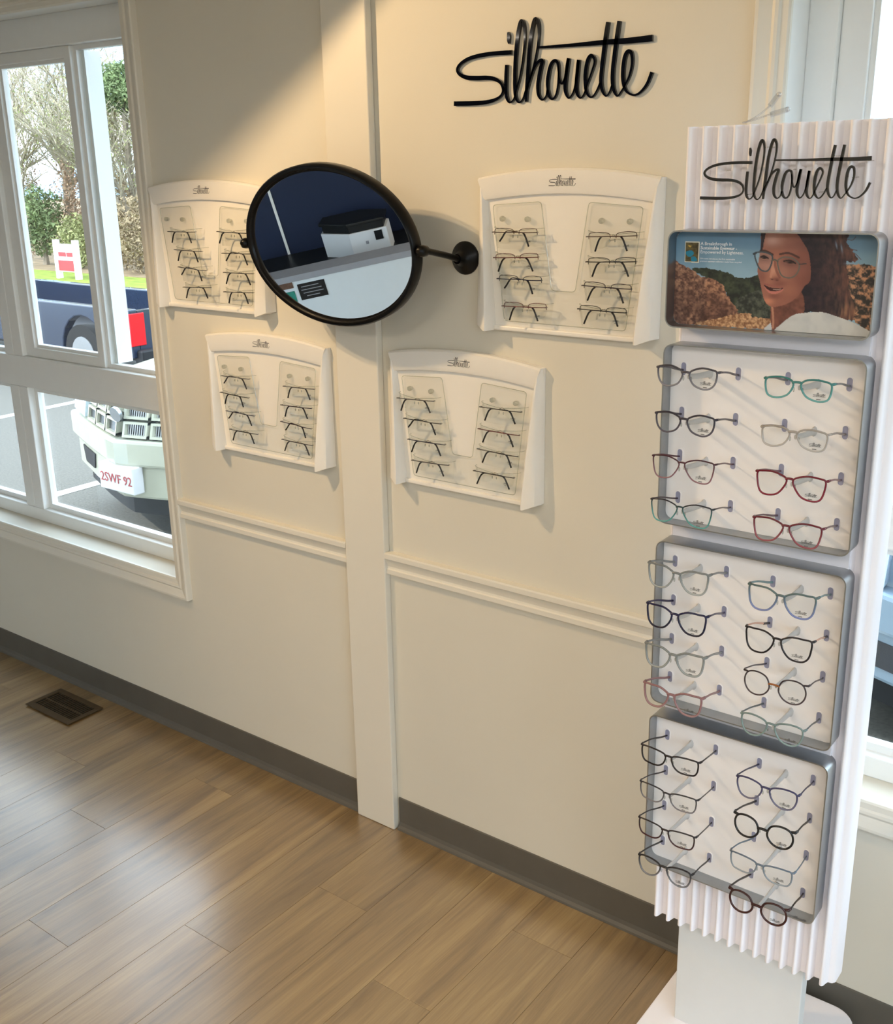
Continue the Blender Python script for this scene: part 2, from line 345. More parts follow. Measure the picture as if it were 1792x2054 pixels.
tag(mb.build('wall_right', M['wall'], loc=(RX1, 0, 0), recalc=False), 'off-white painted wall at the right end of the room', kind='structure')
tag(MB().box(RX0-0.12, RX1+0.12, RY0-0.12, RY0, -0.4, CZ).build('wall_back', M['wall'], loc=(0, RY0, 0)), 'off-white painted wall behind the camera', kind='structure')
tag(MB().box(RX0-0.3, RX1+0.3, RY0-0.3, WT+0.45, CZ, CZ+0.12).build('ceiling', M['ceiling'], loc=(0, 0, CZ)), 'flat white ceiling of the room', kind='structure')

# floor: planks run away from the main wall
fl = tag(MB().box(RX0, RX1, RY0, 0.0, -0.05, -0.0035).build('floor', M['subfloor'], loc=(0, 0, -0.0035)), 'oak-look vinyl plank floor', kind='structure')
PW, PLn = 0.168, 1.22
pm = MB().box(-PW/2+0.0003, PW/2-0.0003, 0.0003, PLn-0.0003, -0.006, 0).mesh('plank', M['plank'], bevel=0.0004)
nx = 0; x = -2.22-PW*20+PW/2
offs = {}
while x < RX1+PW/2:
    k = nx; nx += 1
    if RX0-PW/2 < x:
        off = [0.0, 0.52, 0.27, 0.83, 0.41, 0.14, 0.70][k % 7]*PLn
        y = -off
        ys = []
        y0 = 0.0
        yy = -off if off > 0.05 else -PLn
        # planks from the wall towards the room; the first one is cut at the wall
        start = 0.0
        while start > RY0:
            end = yy if start == 0.0 else start-PLn
            end = max(end, RY0)
            ln = start-end
            xa = max(x-PW/2, RX0); xb = min(x+PW/2, RX1)
            if abs(ln-PLn) < 1e-6 and xb-xa > PW-1e-4: me = pm
            else: me = MB().box(xa-x+0.0003, xb-x-0.0003, 0.0003, ln-0.0003, -0.006, 0).mesh('plank', M['plank'], bevel=0.0004)
            o = inst('plank', me, fl, (x, end, 0.0035))
            start = end
    x += PW

# baseboards: rubber cove base with a toe
def cove(name, x0, x1, label):
    prof = [(0, 0.100), (-0.0035, 0.0985), (-0.004, 0.094), (-0.004, 0.022), (-0.007, 0.012), (-0.013, 0.006), (-0.015, 0.0005), (0, 0.0005)]
    tag(MB().prism(prof, 'x', x0, x1).build(name, M['base'], loc=((x0+x1)/2, 0, 0), smooth=False), label, kind='structure')
cove('baseboard_left', RX0, -1.852, 'dark grey rubber cove baseboard left of the white post')
cove('baseboard_right', -1.708, RX1, 'dark grey rubber cove baseboard right of the white post')

# white post that covers the panel joint
tag(MB().box(-1.850, -1.713, -0.022, 0, 0.0005, CZ).build('trim_1', M['trim'], loc=(-1.78, 0, 0), bevel=0.003), 'white painted vertical post dividing the wall', kind='structure')

# chair rail
rail = [(0, 0.838), (-0.020, 0.838), (-0.022, 0.834), (-0.022, 0.822), (-0.018, 0.818), (-0.0165, 0.814), (-0.013, 0.806), (-0.0105, 0.798), (-0.0115, 0.793), (-0.015, 0.7905), (-0.015, 0.778), (0, 0.776)]
tag(MB().prism(rail, 'x', -2.536, -1.850).build('trim_2', M['trim'], loc=(-2.19, 0, 0.8)), 'white moulded chair rail between window and post', kind='structure')
tag(MB().prism(rail, 'x', -1.713, -0.812).build('trim_3', M['trim'], loc=(-1.26, 0, 0.8)), 'white moulded chair rail right of the post', kind='structure')

# ------------------------------------------------------------------ windows
def casing(mb, x0, x1, z0, z1, prof):
    # mitred picture-frame casing: prof = (distance outward from the opening, height off the wall)
    n = len(prof); vs = []; fs = []
    for sx, sz, X, Z in ((-1, -1, x0, z0), (1, -1, x1, z0), (1, 1, x1, z1), (-1, 1, x0, z1)):
        for o, h in prof: vs.append((X+sx*o, -h, Z+sz*o))
    for c in range(4):
        d = (c+1) % 4
        for i in range(n): fs.append((c*n+i, c*n+(i+1) % n, d*n+(i+1) % n, d*n+i))
    mb.add(vs, fs)
CAS = [(-0.004, 0), (-0.004, 0.008), (0.0, 0.011), (0.012, 0.012), (0.016, 0.016), (0.022, 0.017), (0.028, 0.014), (0.040, 0.018), (0.050, 0.022), (0.056, 0.022), (0.058, 0.018), (0.058, 0)]
def window(name, x0, x1, units, label):
    w = tag(thing(name, ((x0+x1)/2, 0, WZ0)), label, kind='structure')
    mb = MB(); casing(mb, x0, x1, WZ0, WZ1, CAS); mb.build('casing', M['trim'], w)
    # sill and jamb liners
    MB().box(x0, x1, -0.010, 0.095, WZ0-0.018, WZ0-0.0005).build('sill', M['vinyl'], w, bevel=0.002)
    for a, b in ((x0-0.012, x0+0.0005), (x1-0.0005, x1+0.012)): MB().box(a, b, 0.0, 0.2, WZ0, WZ1).build('jamb', M['vinyl'], w)
    MB().box(x0, x1, 0.0, 0.2, WZ1-0.0005, WZ1+0.012).build('head_jamb', M['vinyl'], w)
    Y0, Y1 = 0.090, 0.150
    # outer frame members
    MB().box(x0, x1, Y0, Y1, WZ0, 0.608).build('bottom_rail', M['vinyl'], w, bevel=0.003)
    MB().box(x0, x1, Y0, Y1, 2.148, WZ1).build('top_rail', M['vinyl'], w, bevel=0.003)
    MB().box(x0, x1, Y0, Y1, 1.062, 1.172).build('middle_rail', M['vinyl'], w, bevel=0.004)
    for ua, ub, mir in units:
        # ua..ub: clear width of this unit; posts at its ends
        for a, b in ((ua-0.055, ua), (ub, ub+0.055)):
            for z0, z1 in ((0.608, 1.062), (1.172, 2.148)):
                MB().box(max(a, x0), min(b, x1), Y0, Y1, z0, z1).build('post', M['vinyl'], w, bevel=0.003)
        # lower fixed light with its glazing bead
        i = [(ua, 0.608), (ub, 0.608), (ub, 1.062), (ua, 1.062)]; g = 0.018
        j = [(ua+g, 0.608+g), (ub-g, 0.608+g), (ub-g, 1.062-g), (ua+g, 1.062-g)]
        MB().ring(i, j, 'y', 0.116, 0.140).build('glazing_bead', M['vinyl'], w)
        MB().box(ua+g, ub-g, 0.126, 0.131, 0.608+g, 1.062-g).build('pane', M['pane'], w)
        # upper slider: one sash with stiles, one fixed light, fin of the outer track between
        um = ua+(ub-ua)*0.56 if not mir else ua+(ub-ua)*0.44
        sa, sb = (ua, um) if not mir else (um, ub)
        fa, fb = (um, ub) if not mir else (ua, um)
        s = 0.034
        o_ = [(sa, 1.172), (sb, 1.172), (sb, 2.148), (sa, 2.148)]; i_ = [(sa+s+0.02, 1.172+s), (sb-s, 1.172+s), (sb-s, 2.148-s), (sa+s+0.02, 2.148-s)]
        sash = MB().ring(o_, i_, 'y', 0.106, 0.142).build('sash', M['vinyl'], w, bevel=0.003)
        o2 = [(q[0]+(0.010 if k in (0, 3) else -0.010), q[1]+(0.010 if k < 2 else -0.010)) for k, q in enumerate(i_)]
        MB().ring(i_, o2, 'y', 0.116, 0.136).build('sash_bead', M['vinyl'], sash)
        MB().box(o2[0][0], o2[1][0], 0.124, 0.129, o2[0][1], o2[2][1]).build('pane', M['pane'], sash)
        g = 0.014
        i = [(fa, 1.172), (fb, 1.172), (fb, 2.148), (fa, 2.148)]; j = [(fa+g, 1.172+g), (fb-g, 1.172+g), (fb-g, 2.148-g), (fa+g, 2.148-g)]
        MB().ring(i, j, 'y', 0.120, 0.146).build('glazing_bead', M['vinyl'], w)
        MB().box(fa+g, fb-g, 0.132, 0.137, 1.172+g, 2.148-g).build('pane', M['pane'], w)
        fx = um+0.018 if not mir else um-0.018
        MB().box(fx-0.011, fx+0.011, 0.137, 0.195, 1.186, 2.134).build('track_fin', M['vinyl'], w)
    return w
window('window_1', WIN1[0], WIN1[1], [(-3.450, -2.647, False), (-4.565, -3.560, False)], 'large white vinyl window on the left')
window('window_2', WIN2[0], WIN2[1], [(-0.697, 0.22, False), (0.33, 1.195, False)], 'white vinyl window behind the display stand')

w3 = tag(thing('window_3', (RX1, (W3[0]+W3[1])/2, W3[2])), 'large plain window in the right wall', kind='structure')
_ym = (W3[0]+W3[1])/2
def _r4(y0, y1, z0, z1): return [(y0, z0), (y1, z0), (y1, z1), (y0, z1)]
MB().ring(_r4(*W3), _r4(W3[0]+0.05, W3[1]-0.05, W3[2]+0.05, W3[3]-0.05), 'x', RX1+0.03, RX1+0.09).build('frame', M['vinyl'], w3)
MB().box(RX1+0.03, RX1+0.09, _ym-0.03, _ym+0.03, W3[2]+0.05, W3[3]-0.05).build('mullion', M['vinyl'], w3)
for y0, y1 in ((W3[0]+0.05, _ym-0.03), (_ym+0.03, W3[1]-0.05)): MB().box(RX1+0.057, RX1+0.063, y0, y1, W3[2]+0.05, W3[3]-0.05).build('pane', M['pane'], w3)
MB().ring(_r4(W3[0]-0.06, W3[1]+0.06, W3[2]-0.06, W3[3]+0.06), _r4(*W3), 'x', RX1-0.016, RX1-0.0005).build('casing', M['trim'], w3)

# ------------------------------------------------------------------ ceiling downlights and added fill panels (all above the picture)
M['lamp_warm'] = emit_mat('lamp_warm', (1.0, 0.78, 0.5), 6.0)
M['fill_panel'] = emit_mat('fill_panel', (1.0, 0.93, 0.82), 3.0)  # glowing face of the added fill panels
def downlight(x, y, watts, label):
    t = thing('recessed_downlight', (x, y, CZ), label, 'ceiling light', 'recessed warm downlights')
    rim = [(math.cos(a)*0.055, math.sin(a)*0.055) for a in [2*PI*k/24 for k in range(24)]]
    rin = [(q[0]*0.8, q[1]*0.8) for q in rim]
    MB().ring([(x+q[0], y+q[1]) for q in rim], [(x+q[0], y+q[1]) for q in rin], 'z', CZ-0.012, CZ-0.0005).build('trim_ring', M['vinyl'], t)
    MB().prism([(x+q[0], y+q[1]) for q in rin], 'z', CZ-0.006, CZ-0.002).build('bulb', M['lamp_warm'], t)
    ld = bpy.data.lights.new('spot', 'SPOT'); ld.energy = watts; ld.color = (1.0, 0.69, 0.37); ld.spot_size = 2.05; ld.spot_blend = 0.75; ld.shadow_soft_size = 0.012
    lo = bpy.data.objects.new('spot', ld); COL.objects.link(lo); lo.parent = t; lo.location = (0, 0, -0.03)
    lo.rotation_euler = (Vector((-1.15, 0, 1.25))-Vector((x, y, CZ-0.03))).to_track_quat('-Z', 'Y').to_euler()   # gimbal turned towards the sign
downlight(-2.46, -1.14, 25, 'round warm ceiling downlight nearer the left window')
downlight(-2.375, -1.053, 25, 'round warm ceiling downlight nearer the white post')
# dropped soffit over the window corner; its slanting edge cuts the lamp light off the upper wall
sof = [(RX0, -0.0005), (RX0, -3.25), (-4.20, -2.642), (-2.34, -0.896), (-1.383, -0.0005)]
tag(MB().prism(sof, 'z', 2.332, CZ-0.0005).build('ceiling_soffit', M['ceiling'], loc=(-3.4, -0.8, 2.332)), 'white dropped soffit over the left window corner', kind='structure')
def fill_light(x, y, sx, sy, watts, label, col=(1.0, 0.87, 0.72)):  # panel added out of view to lift the ambient light of the room
    t = thing('added_fill_light', (x, y, CZ), label, 'ceiling light', 'added ceiling fill panels')
    o = [(x-sx/2, y-sy/2), (x+sx/2, y-sy/2), (x+sx/2, y+sy/2), (x-sx/2, y+sy/2)]
    i = [(x-sx/2+0.03, y-sy/2+0.03), (x+sx/2-0.03, y-sy/2+0.03), (x+sx/2-0.03, y+sy/2-0.03), (x-sx/2+0.03, y+sy/2-0.03)]
    MB().ring(o, i, 'z', CZ-0.03, CZ-0.0005).build('frame', M['vinyl'], t)
    MB().prism(i, 'z', CZ-0.012, CZ-0.006).build('diffuser', M['fill_panel'], t)
    ld = bpy.data.lights.new('panel', 'AREA'); ld.shape = 'RECTANGLE'; ld.size = sx-0.08; ld.size_y = sy-0.08; ld.energy = watts; ld.color = col
    lo = bpy.data.objects.new('panel', ld); COL.objects.link(lo); lo.parent = t; lo.location = (0, 0, -0.035)
fill_light(-1.3, -2.9, 1.2, 0.6, 17, 'added unseen fill light panel behind the camera')
fill_light(0.6, -2.3, 1.2, 0.6, 11, 'added unseen fill light panel at the right end of the room', (0.93, 0.98, 1.0))
fill_light(-3.9, -3.4, 1.2, 0.6, 16, 'added unseen fill light panel over the far left corner')

# ================================================================== WALL SIGN
SGX, SGZ, SGW = -1.4816, 1.9129, 0.4698
sg = thing('wall_sign', (SGX+SGW/2, 0, SGZ), 'large glossy black cursive sign reading Silhouette high on the wall', 'sign')
pl_wall = lambda u, v, d: (SGX+u, -0.0004-d, SGZ+v)
for nm, st in (('lettering', (0, 2, 3, 4, 5, 6)), ('i_dot', (1,)), ('crossbar', (7,))):
    mb = MB(); logo_strokes(mb, pl_wall, SGW, 0.006, 6, st, 0.86); mb.build(nm, M['gloss_black'], sg)

# ================================================================== MIRROR
MC = Vector((-1.7346, -0.150, 1.618)); MTH = 0.178; MRX, MRZ = 0.2597, 0.1857
mr_ = thing('oval_mirror', (MC.x, 0, MC.z), 'oval tilting mirror in a black iron frame on two wall arms', 'mirror')
def mpt(a, k, off=0.0):
    lx = MRX*k*math.cos(a); lz = MRZ*k*math.sin(a)
    q = Vector((lx, 0, lz))
    # shrink by constant rim width rather than by factor
    return Vector((MC.x+q.x, MC.y-q.z*math.sin(MTH)-off*math.cos(MTH), MC.z+q.z*math.cos(MTH)-off*math.sin(MTH)))
def mring(inset, off, n=72):
    out = []
    for i in range(n):
        a = 2*PI*i/n; lx = (MRX-inset)*math.cos(a); lz = (MRZ-inset)*math.sin(a)
        out.append(Vector((MC.x+lx, MC.y-lz*math.sin(MTH)-off*math.cos(MTH), MC.z+lz*math.cos(MTH)-off*math.sin(MTH))))
    return out
prof = [(0.014, -0.016), (0.002, -0.016), (0.0, -0.012), (0.0, 0.009), (0.003, 0.013), (0.008, 0.013), (0.012, 0.010), (0.013, 0.004), (0.0175, 0.002), (0.0175, -0.004)]
mb = MB(); rings = [mring(i_, o_) for i_, o_ in prof]; n = 72; k = len(prof)
mb.add([q for rg in rings for q in rg], [(a*n+i, ((a+1) % k)*n+i, ((a+1) % k)*n+(i+1) % n, a*n+(i+1) % n) for a in range(k) for i in range(n)])
mb.build('frame', M['iron'], mr_, smooth='auto')
mb = MB(); a_ = mring(0.015, 0.0012); b_ = mring(0.015, -0.003)
mb.add(a_+b_, [tuple(range(n)), tuple(range(2*n-1, n-1, -1))]+[(i, n+i, n+(i+1) % n, (i+1) % n) for i in range(n)])
mb.build('mirror_glass', M['mirror'], mr_)
mb = MB(); a_ = mring(0.006, -0.004); b_ = mring(0.006, -0.0155)
mb.add(a_+b_, [tuple(range(n)), tuple(range(2*n-1, n-1, -1))]+[(i, n+i, n+(i+1) % n, (i+1) % n) for i in range(n)])
mb.build('back_plate', M['iron'], mr_)
for sx in (1, -1):
    px = MC.x+sx*(MRX+0.013); wx = -1.458 if sx > 0 else MC.x*2+1.458; wz = 1.592; pz = MC.z
    # wall rose, arm, pivot knob
    MB().tube([(wx, -0.0003, wz), (wx, -0.004, wz), (wx, -0.008, wz), (wx, -0.016, wz), (wx, -0.024, wz), (wx, -0.034, wz)], [0.037, 0.037, 0.033, 0.020, 0.013, 0.011], 28).build('wall_rose', M['iron'], mr_, smooth='auto')
    MB().tube([(wx, -0.030, wz), (wx+(px-wx)*0.3, -0.07, wz+(pz-wz)*0.4), (px, -0.128, pz-0.003), (px, -0.150, pz)], [0.0075, 0.007, 0.007, 0.0075], 14).build('arm', M['iron'], mr_, smooth='auto')
    MB().tube([(px, -0.136, pz-0.002), (px, -0.142, pz-0.001), (px, -0.154, pz), (px, -0.162, pz), (px, -0.168, pz+0.001)], [0.0075, 0.012, 0.013, 0.0115, 0.005], 14).build('pivot_knob', M['iron'], mr_, smooth='auto')
    MB().tube([(px, -0.150, pz), (px-sx*0.018, -0.150, pz)], 0.005, 12).build('pivot_pin', M['iron'], mr_, smooth='auto')

# ================================================================== EYEWEAR SHAPES (millimetres, right lens; x from the bridge centre, z up)
SHAPES = {
 'soft': [(6,-1),(11,5),(27,10),(44,8),(51,4),(49.5,-12),(42,-21.5),(30,-24),(15,-19),(8,-10)],
 'rect': [(6,0),(12,6),(25,8.5),(40,7),(50,3),(50.5,-9),(46,-21),(32,-24),(16,-19),(8,-9)],
 'large': [(5,1),(12,7),(28,11),(45,9.5),(54,6),(53,-10),(48,-24),(37,-28),(20,-24),(9,-11)],
 'cat': [(6,3),(12,9),(24,13.5),(42,13),(54,11),(54,-6),(50,-20),(40,-27),(22,-25),(10,-12)],
 'round': [(8,-5),(13,8),(23,13.5),(36,14),(47,9),(52,-3),(50,-16),(42,-25.5),(30,-28),(18,-24),(10,-15)],
 'wide': [(6,2),(13,7.5),(30,9.5),(45,9),(54.5,6.5),(55,-9),(50.5,-19.5),(42,-22.5),(22,-22),(10,-13)],
 'panto': [(7,2),(14,8.5),(30,11.5),(45,10),(52,5),(52,-9),(45,-23),(32,-27),(18,-22),(9,-10)]}
def ycurve(x): return 0.0000016*(x*1000)**2
def lens_loop(shape, inset=0.0, per=4, mirror=1):
    P = crom(SHAPES[shape], per, True); c = np.mean(P, 0)
    out = []
    for q in P:
        d = q-c; L = np.hypot(*d); q2 = c+d*(1-inset/L)
        out.append((mirror*q2[0]/1000, q2[1]/1000))
    return out
LOGO_LENS = None
def lens_logo_mesh():
    global LOGO_LENS
    if LOGO_LENS is None:
        mb = MB(); logo_strokes(mb, lambda u, v, d: (u-0.0095, 0, v), 0.019, 0, 2, None, 1.7)
        mb.box(-0.004, 0.0025, -0.0001, 0.0001, -0.0045, -0.0032)
        LOGO_LENS = mb.mesh('lens_logo', M['ink_grey'], recalc=False)
    return LOGO_LENS
_fm = {}
def fmat(top, bottom, alpha, mott):
    k = (top, bottom, alpha, mott)
    if k not in _fm: _fm[k] = frame_mat('acetate_%d' % len(_fm), top, bottom, alpha, mottled=mott)
    return _fm[k]

def open_glasses(loc, shape, top, bottom, temple, label, alpha=1.0, mott=0.0, r=0.0014, accent=None, tip=None, drop=-0.016, hz=None, pads=True, group=None, bridge=None):
    r *= 1.13
    g = thing('eyeglasses', loc, label, 'eyeglasses', group, rot=(0, LEAN, 0))
    fm = fmat(top, bottom, alpha, mott)
    tm = fmat(temple, temple, max(alpha, 0.75) if alpha < 1 else 1.0, 0.0)
    brm = fmat(bridge, bridge, 1.0, 0.0) if bridge else fm
    S = SHAPES[shape]; zt = (S[4][1])/1000.0 if hz is None else hz; xt = max(q[0] for q in S)/1000.0
    for sx in (-1, 1):
        loop = lens_loop(shape, 0, 4, sx)
        rim = MB().tube([(x, ycurve(x), z) for x, z in loop], r, 7, True).build('rim', fm, g, smooth=True, local=True)
        il = lens_loop(shape, 0.5, 4, sx)
        mb = MB(); n = len(il)
        mb.add([(x, ycurve(x)-0.0005, z) for x, z in il]+[(x, ycurve(x)+0.0007, z) for x, z in il], [tuple(range(n)), tuple(range(2*n-1, n-1, -1))]+[(i, n+i, n+(i+1) % n, (i+1) % n) for i in range(n)])
        ln = mb.build('lens', M['lens'], g, local=True)
        if sx > 0: inst('lens_logo', lens_logo_mesh(), ln, (0.034, ycurve(0.034)-0.0011, min(q[1] for q in S)/1000+0.0072))
        # end piece and temple; the tip sits in the slot of the tray
        hx = xt+0.0025; yh = ycurve(xt)
        MB().tube([(sx*(S[4][0]/1000-0.001), yh, zt), (sx*(hx), yh+0.002, zt+0.0005), (sx*(hx+0.001), yh+0.009, zt)], [r*1.1, r*1.45, r*1.3], 8).build('end_piece', fm, g, smooth=True, local=True)
        p0 = (sx*(hx+0.001), yh+0.008, zt); p1 = (sx*(hx-0.001), 0.045, zt*0.72+drop*0.28); p2 = (sx*0.0515, 0.080, zt*0.25+drop*0.75); p3 = (sx*0.049, 0.104, drop)
        tp = MB().tube(crom([p0, p1, p2, p3], 4), [r*1.05]*6+[r*1.2]*7, 8, flat=0.62, up=(0, 0, 1)).build('temple', fmat(accent, accent, 1.0, 0.0) if accent else tm, g, smooth=True, local=True)
        if tip: MB().tube(crom([(p2[0], p2[1]-0.006, p2[2]+0.002), p2, p3], 4), r*1.4, 8, flat=0.7, up=(0, 0, 1)).build('temple_tip', fmat(tip, tip, 1.0, 0.0), tp, smooth=True, local=True)
        if pads:
            pd = MB().ball((sx*0.0068, 0.0055, -0.010), 0.0016, 0.0022, 0.0042).build('nose_pad', M['lens_pad'], g, smooth=True, local=True)
            MB().tube([(sx*0.0085, 0.001, -0.006), (sx*0.0075, 0.004, -0.008)], 0.0005, 5).build('pad_arm', M['silver'], pd, local=True)
    zb = S[1][1]/1000*0.25+S[0][1]/1000*0.75
    MB().tube(crom([(-S[0][0]/1000-0.0018, 0, zb), (-0.003, -0.0006, zb+0.0012), (0.003, -0.0006, zb+0.0012), (S[0][0]/1000+0.0018, 0, zb)], 3), r*1.25, 8).build('bridge', brm, g, smooth=True, local=True)
    return g
M['hook'] = clear_mat('clear_hook', (0.93, 0.94, 0.96), 0.8, 0.15, 0.3)
M['lens_pad'] = clear_mat('nose_pad', (0.80, 0.82, 0.80), 0.8, 0.1, 0.08)

# ================================================================== DISPLAY STAND
LEAN = -0.0095
SX, SY = -0.62, -0.25
stand = thing('eyewear_display_stand', (SX, SY, 0.0), 'tall white ribbed floor stand with three eyeglass trays and a poster', 'display stand', rot=(0, LEAN, 0))
# base and column
bpts = rrect(-0.800, -0.424, -0.560, -0.022, 0.055, 8)
MB().prism(bpts, 'z', 0.0005, 0.058).build('base_plate', M['stand_white'], stand, bevel=0.003)
MB().box(-0.742, -0.483, -0.255, -0.224, 0.058, 0.60).build('column', M['stand_shaded'], stand, bevel=0.002)
# panel with ribs
PZ0, PZ1, PV = 0.318, 1.848, -0.268
pp = [(-0.794, -0.224), (-0.797, -0.232), (-0.797, -0.252), (-0.793, -0.262), (-0.786, PV), (-0.433, PV), (-0.426, -0.266), (-0.4215, -0.260), (-0.421, -0.224)]
pan = MB().prism(pp, 'z', PZ0, PZ1).build('back_panel', M['stand_white'], stand, smooth='auto')
rp_ = crom([(-0.0088, 0.001), (-0.0070, -0.0022), (-0.0052, -0.0090), (-0.0036, -0.0150), (0.0, -0.0178), (0.0036, -0.0150), (0.0052, -0.0090), (0.0070, -0.0022), (0.0088, 0.001)], 3)
ribm = MB().prism([(q[0], q[1]) for q in rp_], 'z', PZ0, PZ1).mesh('rib', M['stand_white'], smooth='auto')
for k in range(14): inst('rib', ribm, pan, (-0.7812+0.02616*k-SX, PV-SY, 0))
# flat glossy mount behind trays and poster
MB().box(-0.778, -0.462, -0.2895, -0.2845, 0.500, 1.680).build('mounting_plate', M['stand_gloss'], stand, bevel=0.001)
# logo on the ribs
LGX, LGZ, LGW = -0.750, 1.735, 0.2675
lg = MB(); logo_strokes(lg, lambda u, v, d: (LGX+u, -0.298-d, LGZ+v), LGW, 0.003, 5, None, 0.80)
lgo = tag(lg.build('logo_lettering', M['gloss_black'], stand), 'black cursive lettering reading Silhouette')
for u, v in ((0.02, 0.0), (0.16, 0.17), (0.30, 0.03), (0.40, 0.30), (0.56, 0.17), (0.72, 0.04), (0.80, 0.24), (0.98, 0.21), (0.90, 0.12)):
    MB().tube([(LGX+u*LGW, -0.2985, LGZ+v*LGW*0.97), (LGX+u*LGW, -0.268, LGZ+v*LGW*0.97)], 0.0007, 6).build('pin', M['silver'], lgo)

TX0, TX1 = -0.790, -0.452
def tray_frame(name, z0, z1, depth0=-0.330, depth1=-0.2860, r=0.016):
    return MB().ring(rrect(TX0, TX1, z0, z1, r), rrect(TX0+0.0022, TX1-0.0022, z0+0.0022, z1-0.0022, r-0.0022), 'y', depth0, depth1).build(name, M['alu'], stand, smooth='auto')
def slot_mesh():
    return MB().prism(rrect(-0.0046, 0.0046, -0.0110, 0.0110, 0.0045), 'y', -0.0008, 0.002).mesh('slot', M['slot'])
SLOT = slot_mesh()
SLOT_RIM = MB().ring(rrect(-0.0056, 0.0056, -0.0120, 0.0120, 0.0055), rrect(-0.0046, 0.0046, -0.0110, 0.0110, 0.0045), 'y', -0.0016, 0.001).mesh('slot_rim', M['tray'])
PEG = MB().tube([(0, 0, 0.0), (0, -0.003, 0), (0, -0.006, 0.0005), (0, -0.05, 0.004), (0, -0.088, 0.009)], [0.0085, 0.0085, 0.006, 0.0048, 0.004], 10, flat=0.55, up=(0, 0, 1)).mesh('peg', M['peg'], smooth='auto')
TRAYS = [(1.183, 1.502, [1.457, 1.380, 1.304, 1.227]), (0.829, 1.150, [1.106, 1.030, 0.953, 0.875]), (0.475, 0.802, [0.752, 0.675, 0.597, 0.517])]
COLS = [(-0.764, -0.666, -0.715), (-0.582, -0.484, -0.533)]
for z0, z1, rows in TRAYS:
    tr = tray_frame('tray', z0, z1)
    MB().prism(rrect(TX0+0.0024, TX1-0.0024, z0+0.0024, z1-0.0024, 0.0136), 'y', -0.302, -0.2895).build('tray_panel', M['tray'], tr)
    for zr in rows:
        for xl, xr, xp in COLS:
            for xs in (xl, xr):
                inst('slot', SLOT, tr, (xs-SX, -0.302-SY, zr)); inst('slot_rim', SLOT_RIM, tr, (xs-SX, -0.302-SY, zr))
            inst('peg', PEG, tr, (xp-SX, -0.3019-SY, zr-0.004))
tr3 = tr
lgt = MB(); logo_strokes(lgt, lambda u, v, d: (-0.500+u, -0.3295+v*0.62, 0.4775), 0.036, 0, 2, None, 1.3)
lgt.build('tray_logo', M['ink_grey'], tr3, recalc=False)

# clear plastic hook strip lying over the top of the stand
hk = thing('plastic_hook_strip', (-0.690, -0.250, 1.8485), 'clear plastic double hook strip lying on top of the display stand', 'hook')
MB().tube(crom([(-0.715, -0.262, 1.8505), (-0.700, -0.256, 1.858), (-0.688, -0.25, 1.868), (-0.680, -0.247, 1.876)], 4), 0.0013, 6).build('strip', M['hook'], hk, smooth=True)
MB().tube(crom([(-0.718, -0.262, 1.8505), (-0.700, -0.262, 1.854), (-0.680, -0.26, 1.860), (-0.672, -0.258, 1.862)], 4), 0.0013, 6).build('strip', M['hook'], hk, smooth=True)
for a, b in (((-0.681, -0.248, 1.874), (-0.669, -0.244, 1.891)), ((-0.675, -0.259, 1.861), (-0.650, -0.252, 1.868))):
    hp = MB().tube([a, b], 0.0042, 6, flat=0.5).build('hook_tab', M['hook'], hk)
    MB().ball(b, 0.004, 0.003, 0.004, 8, 5).build('hook_bead', M['hook'], hp, smooth=True)

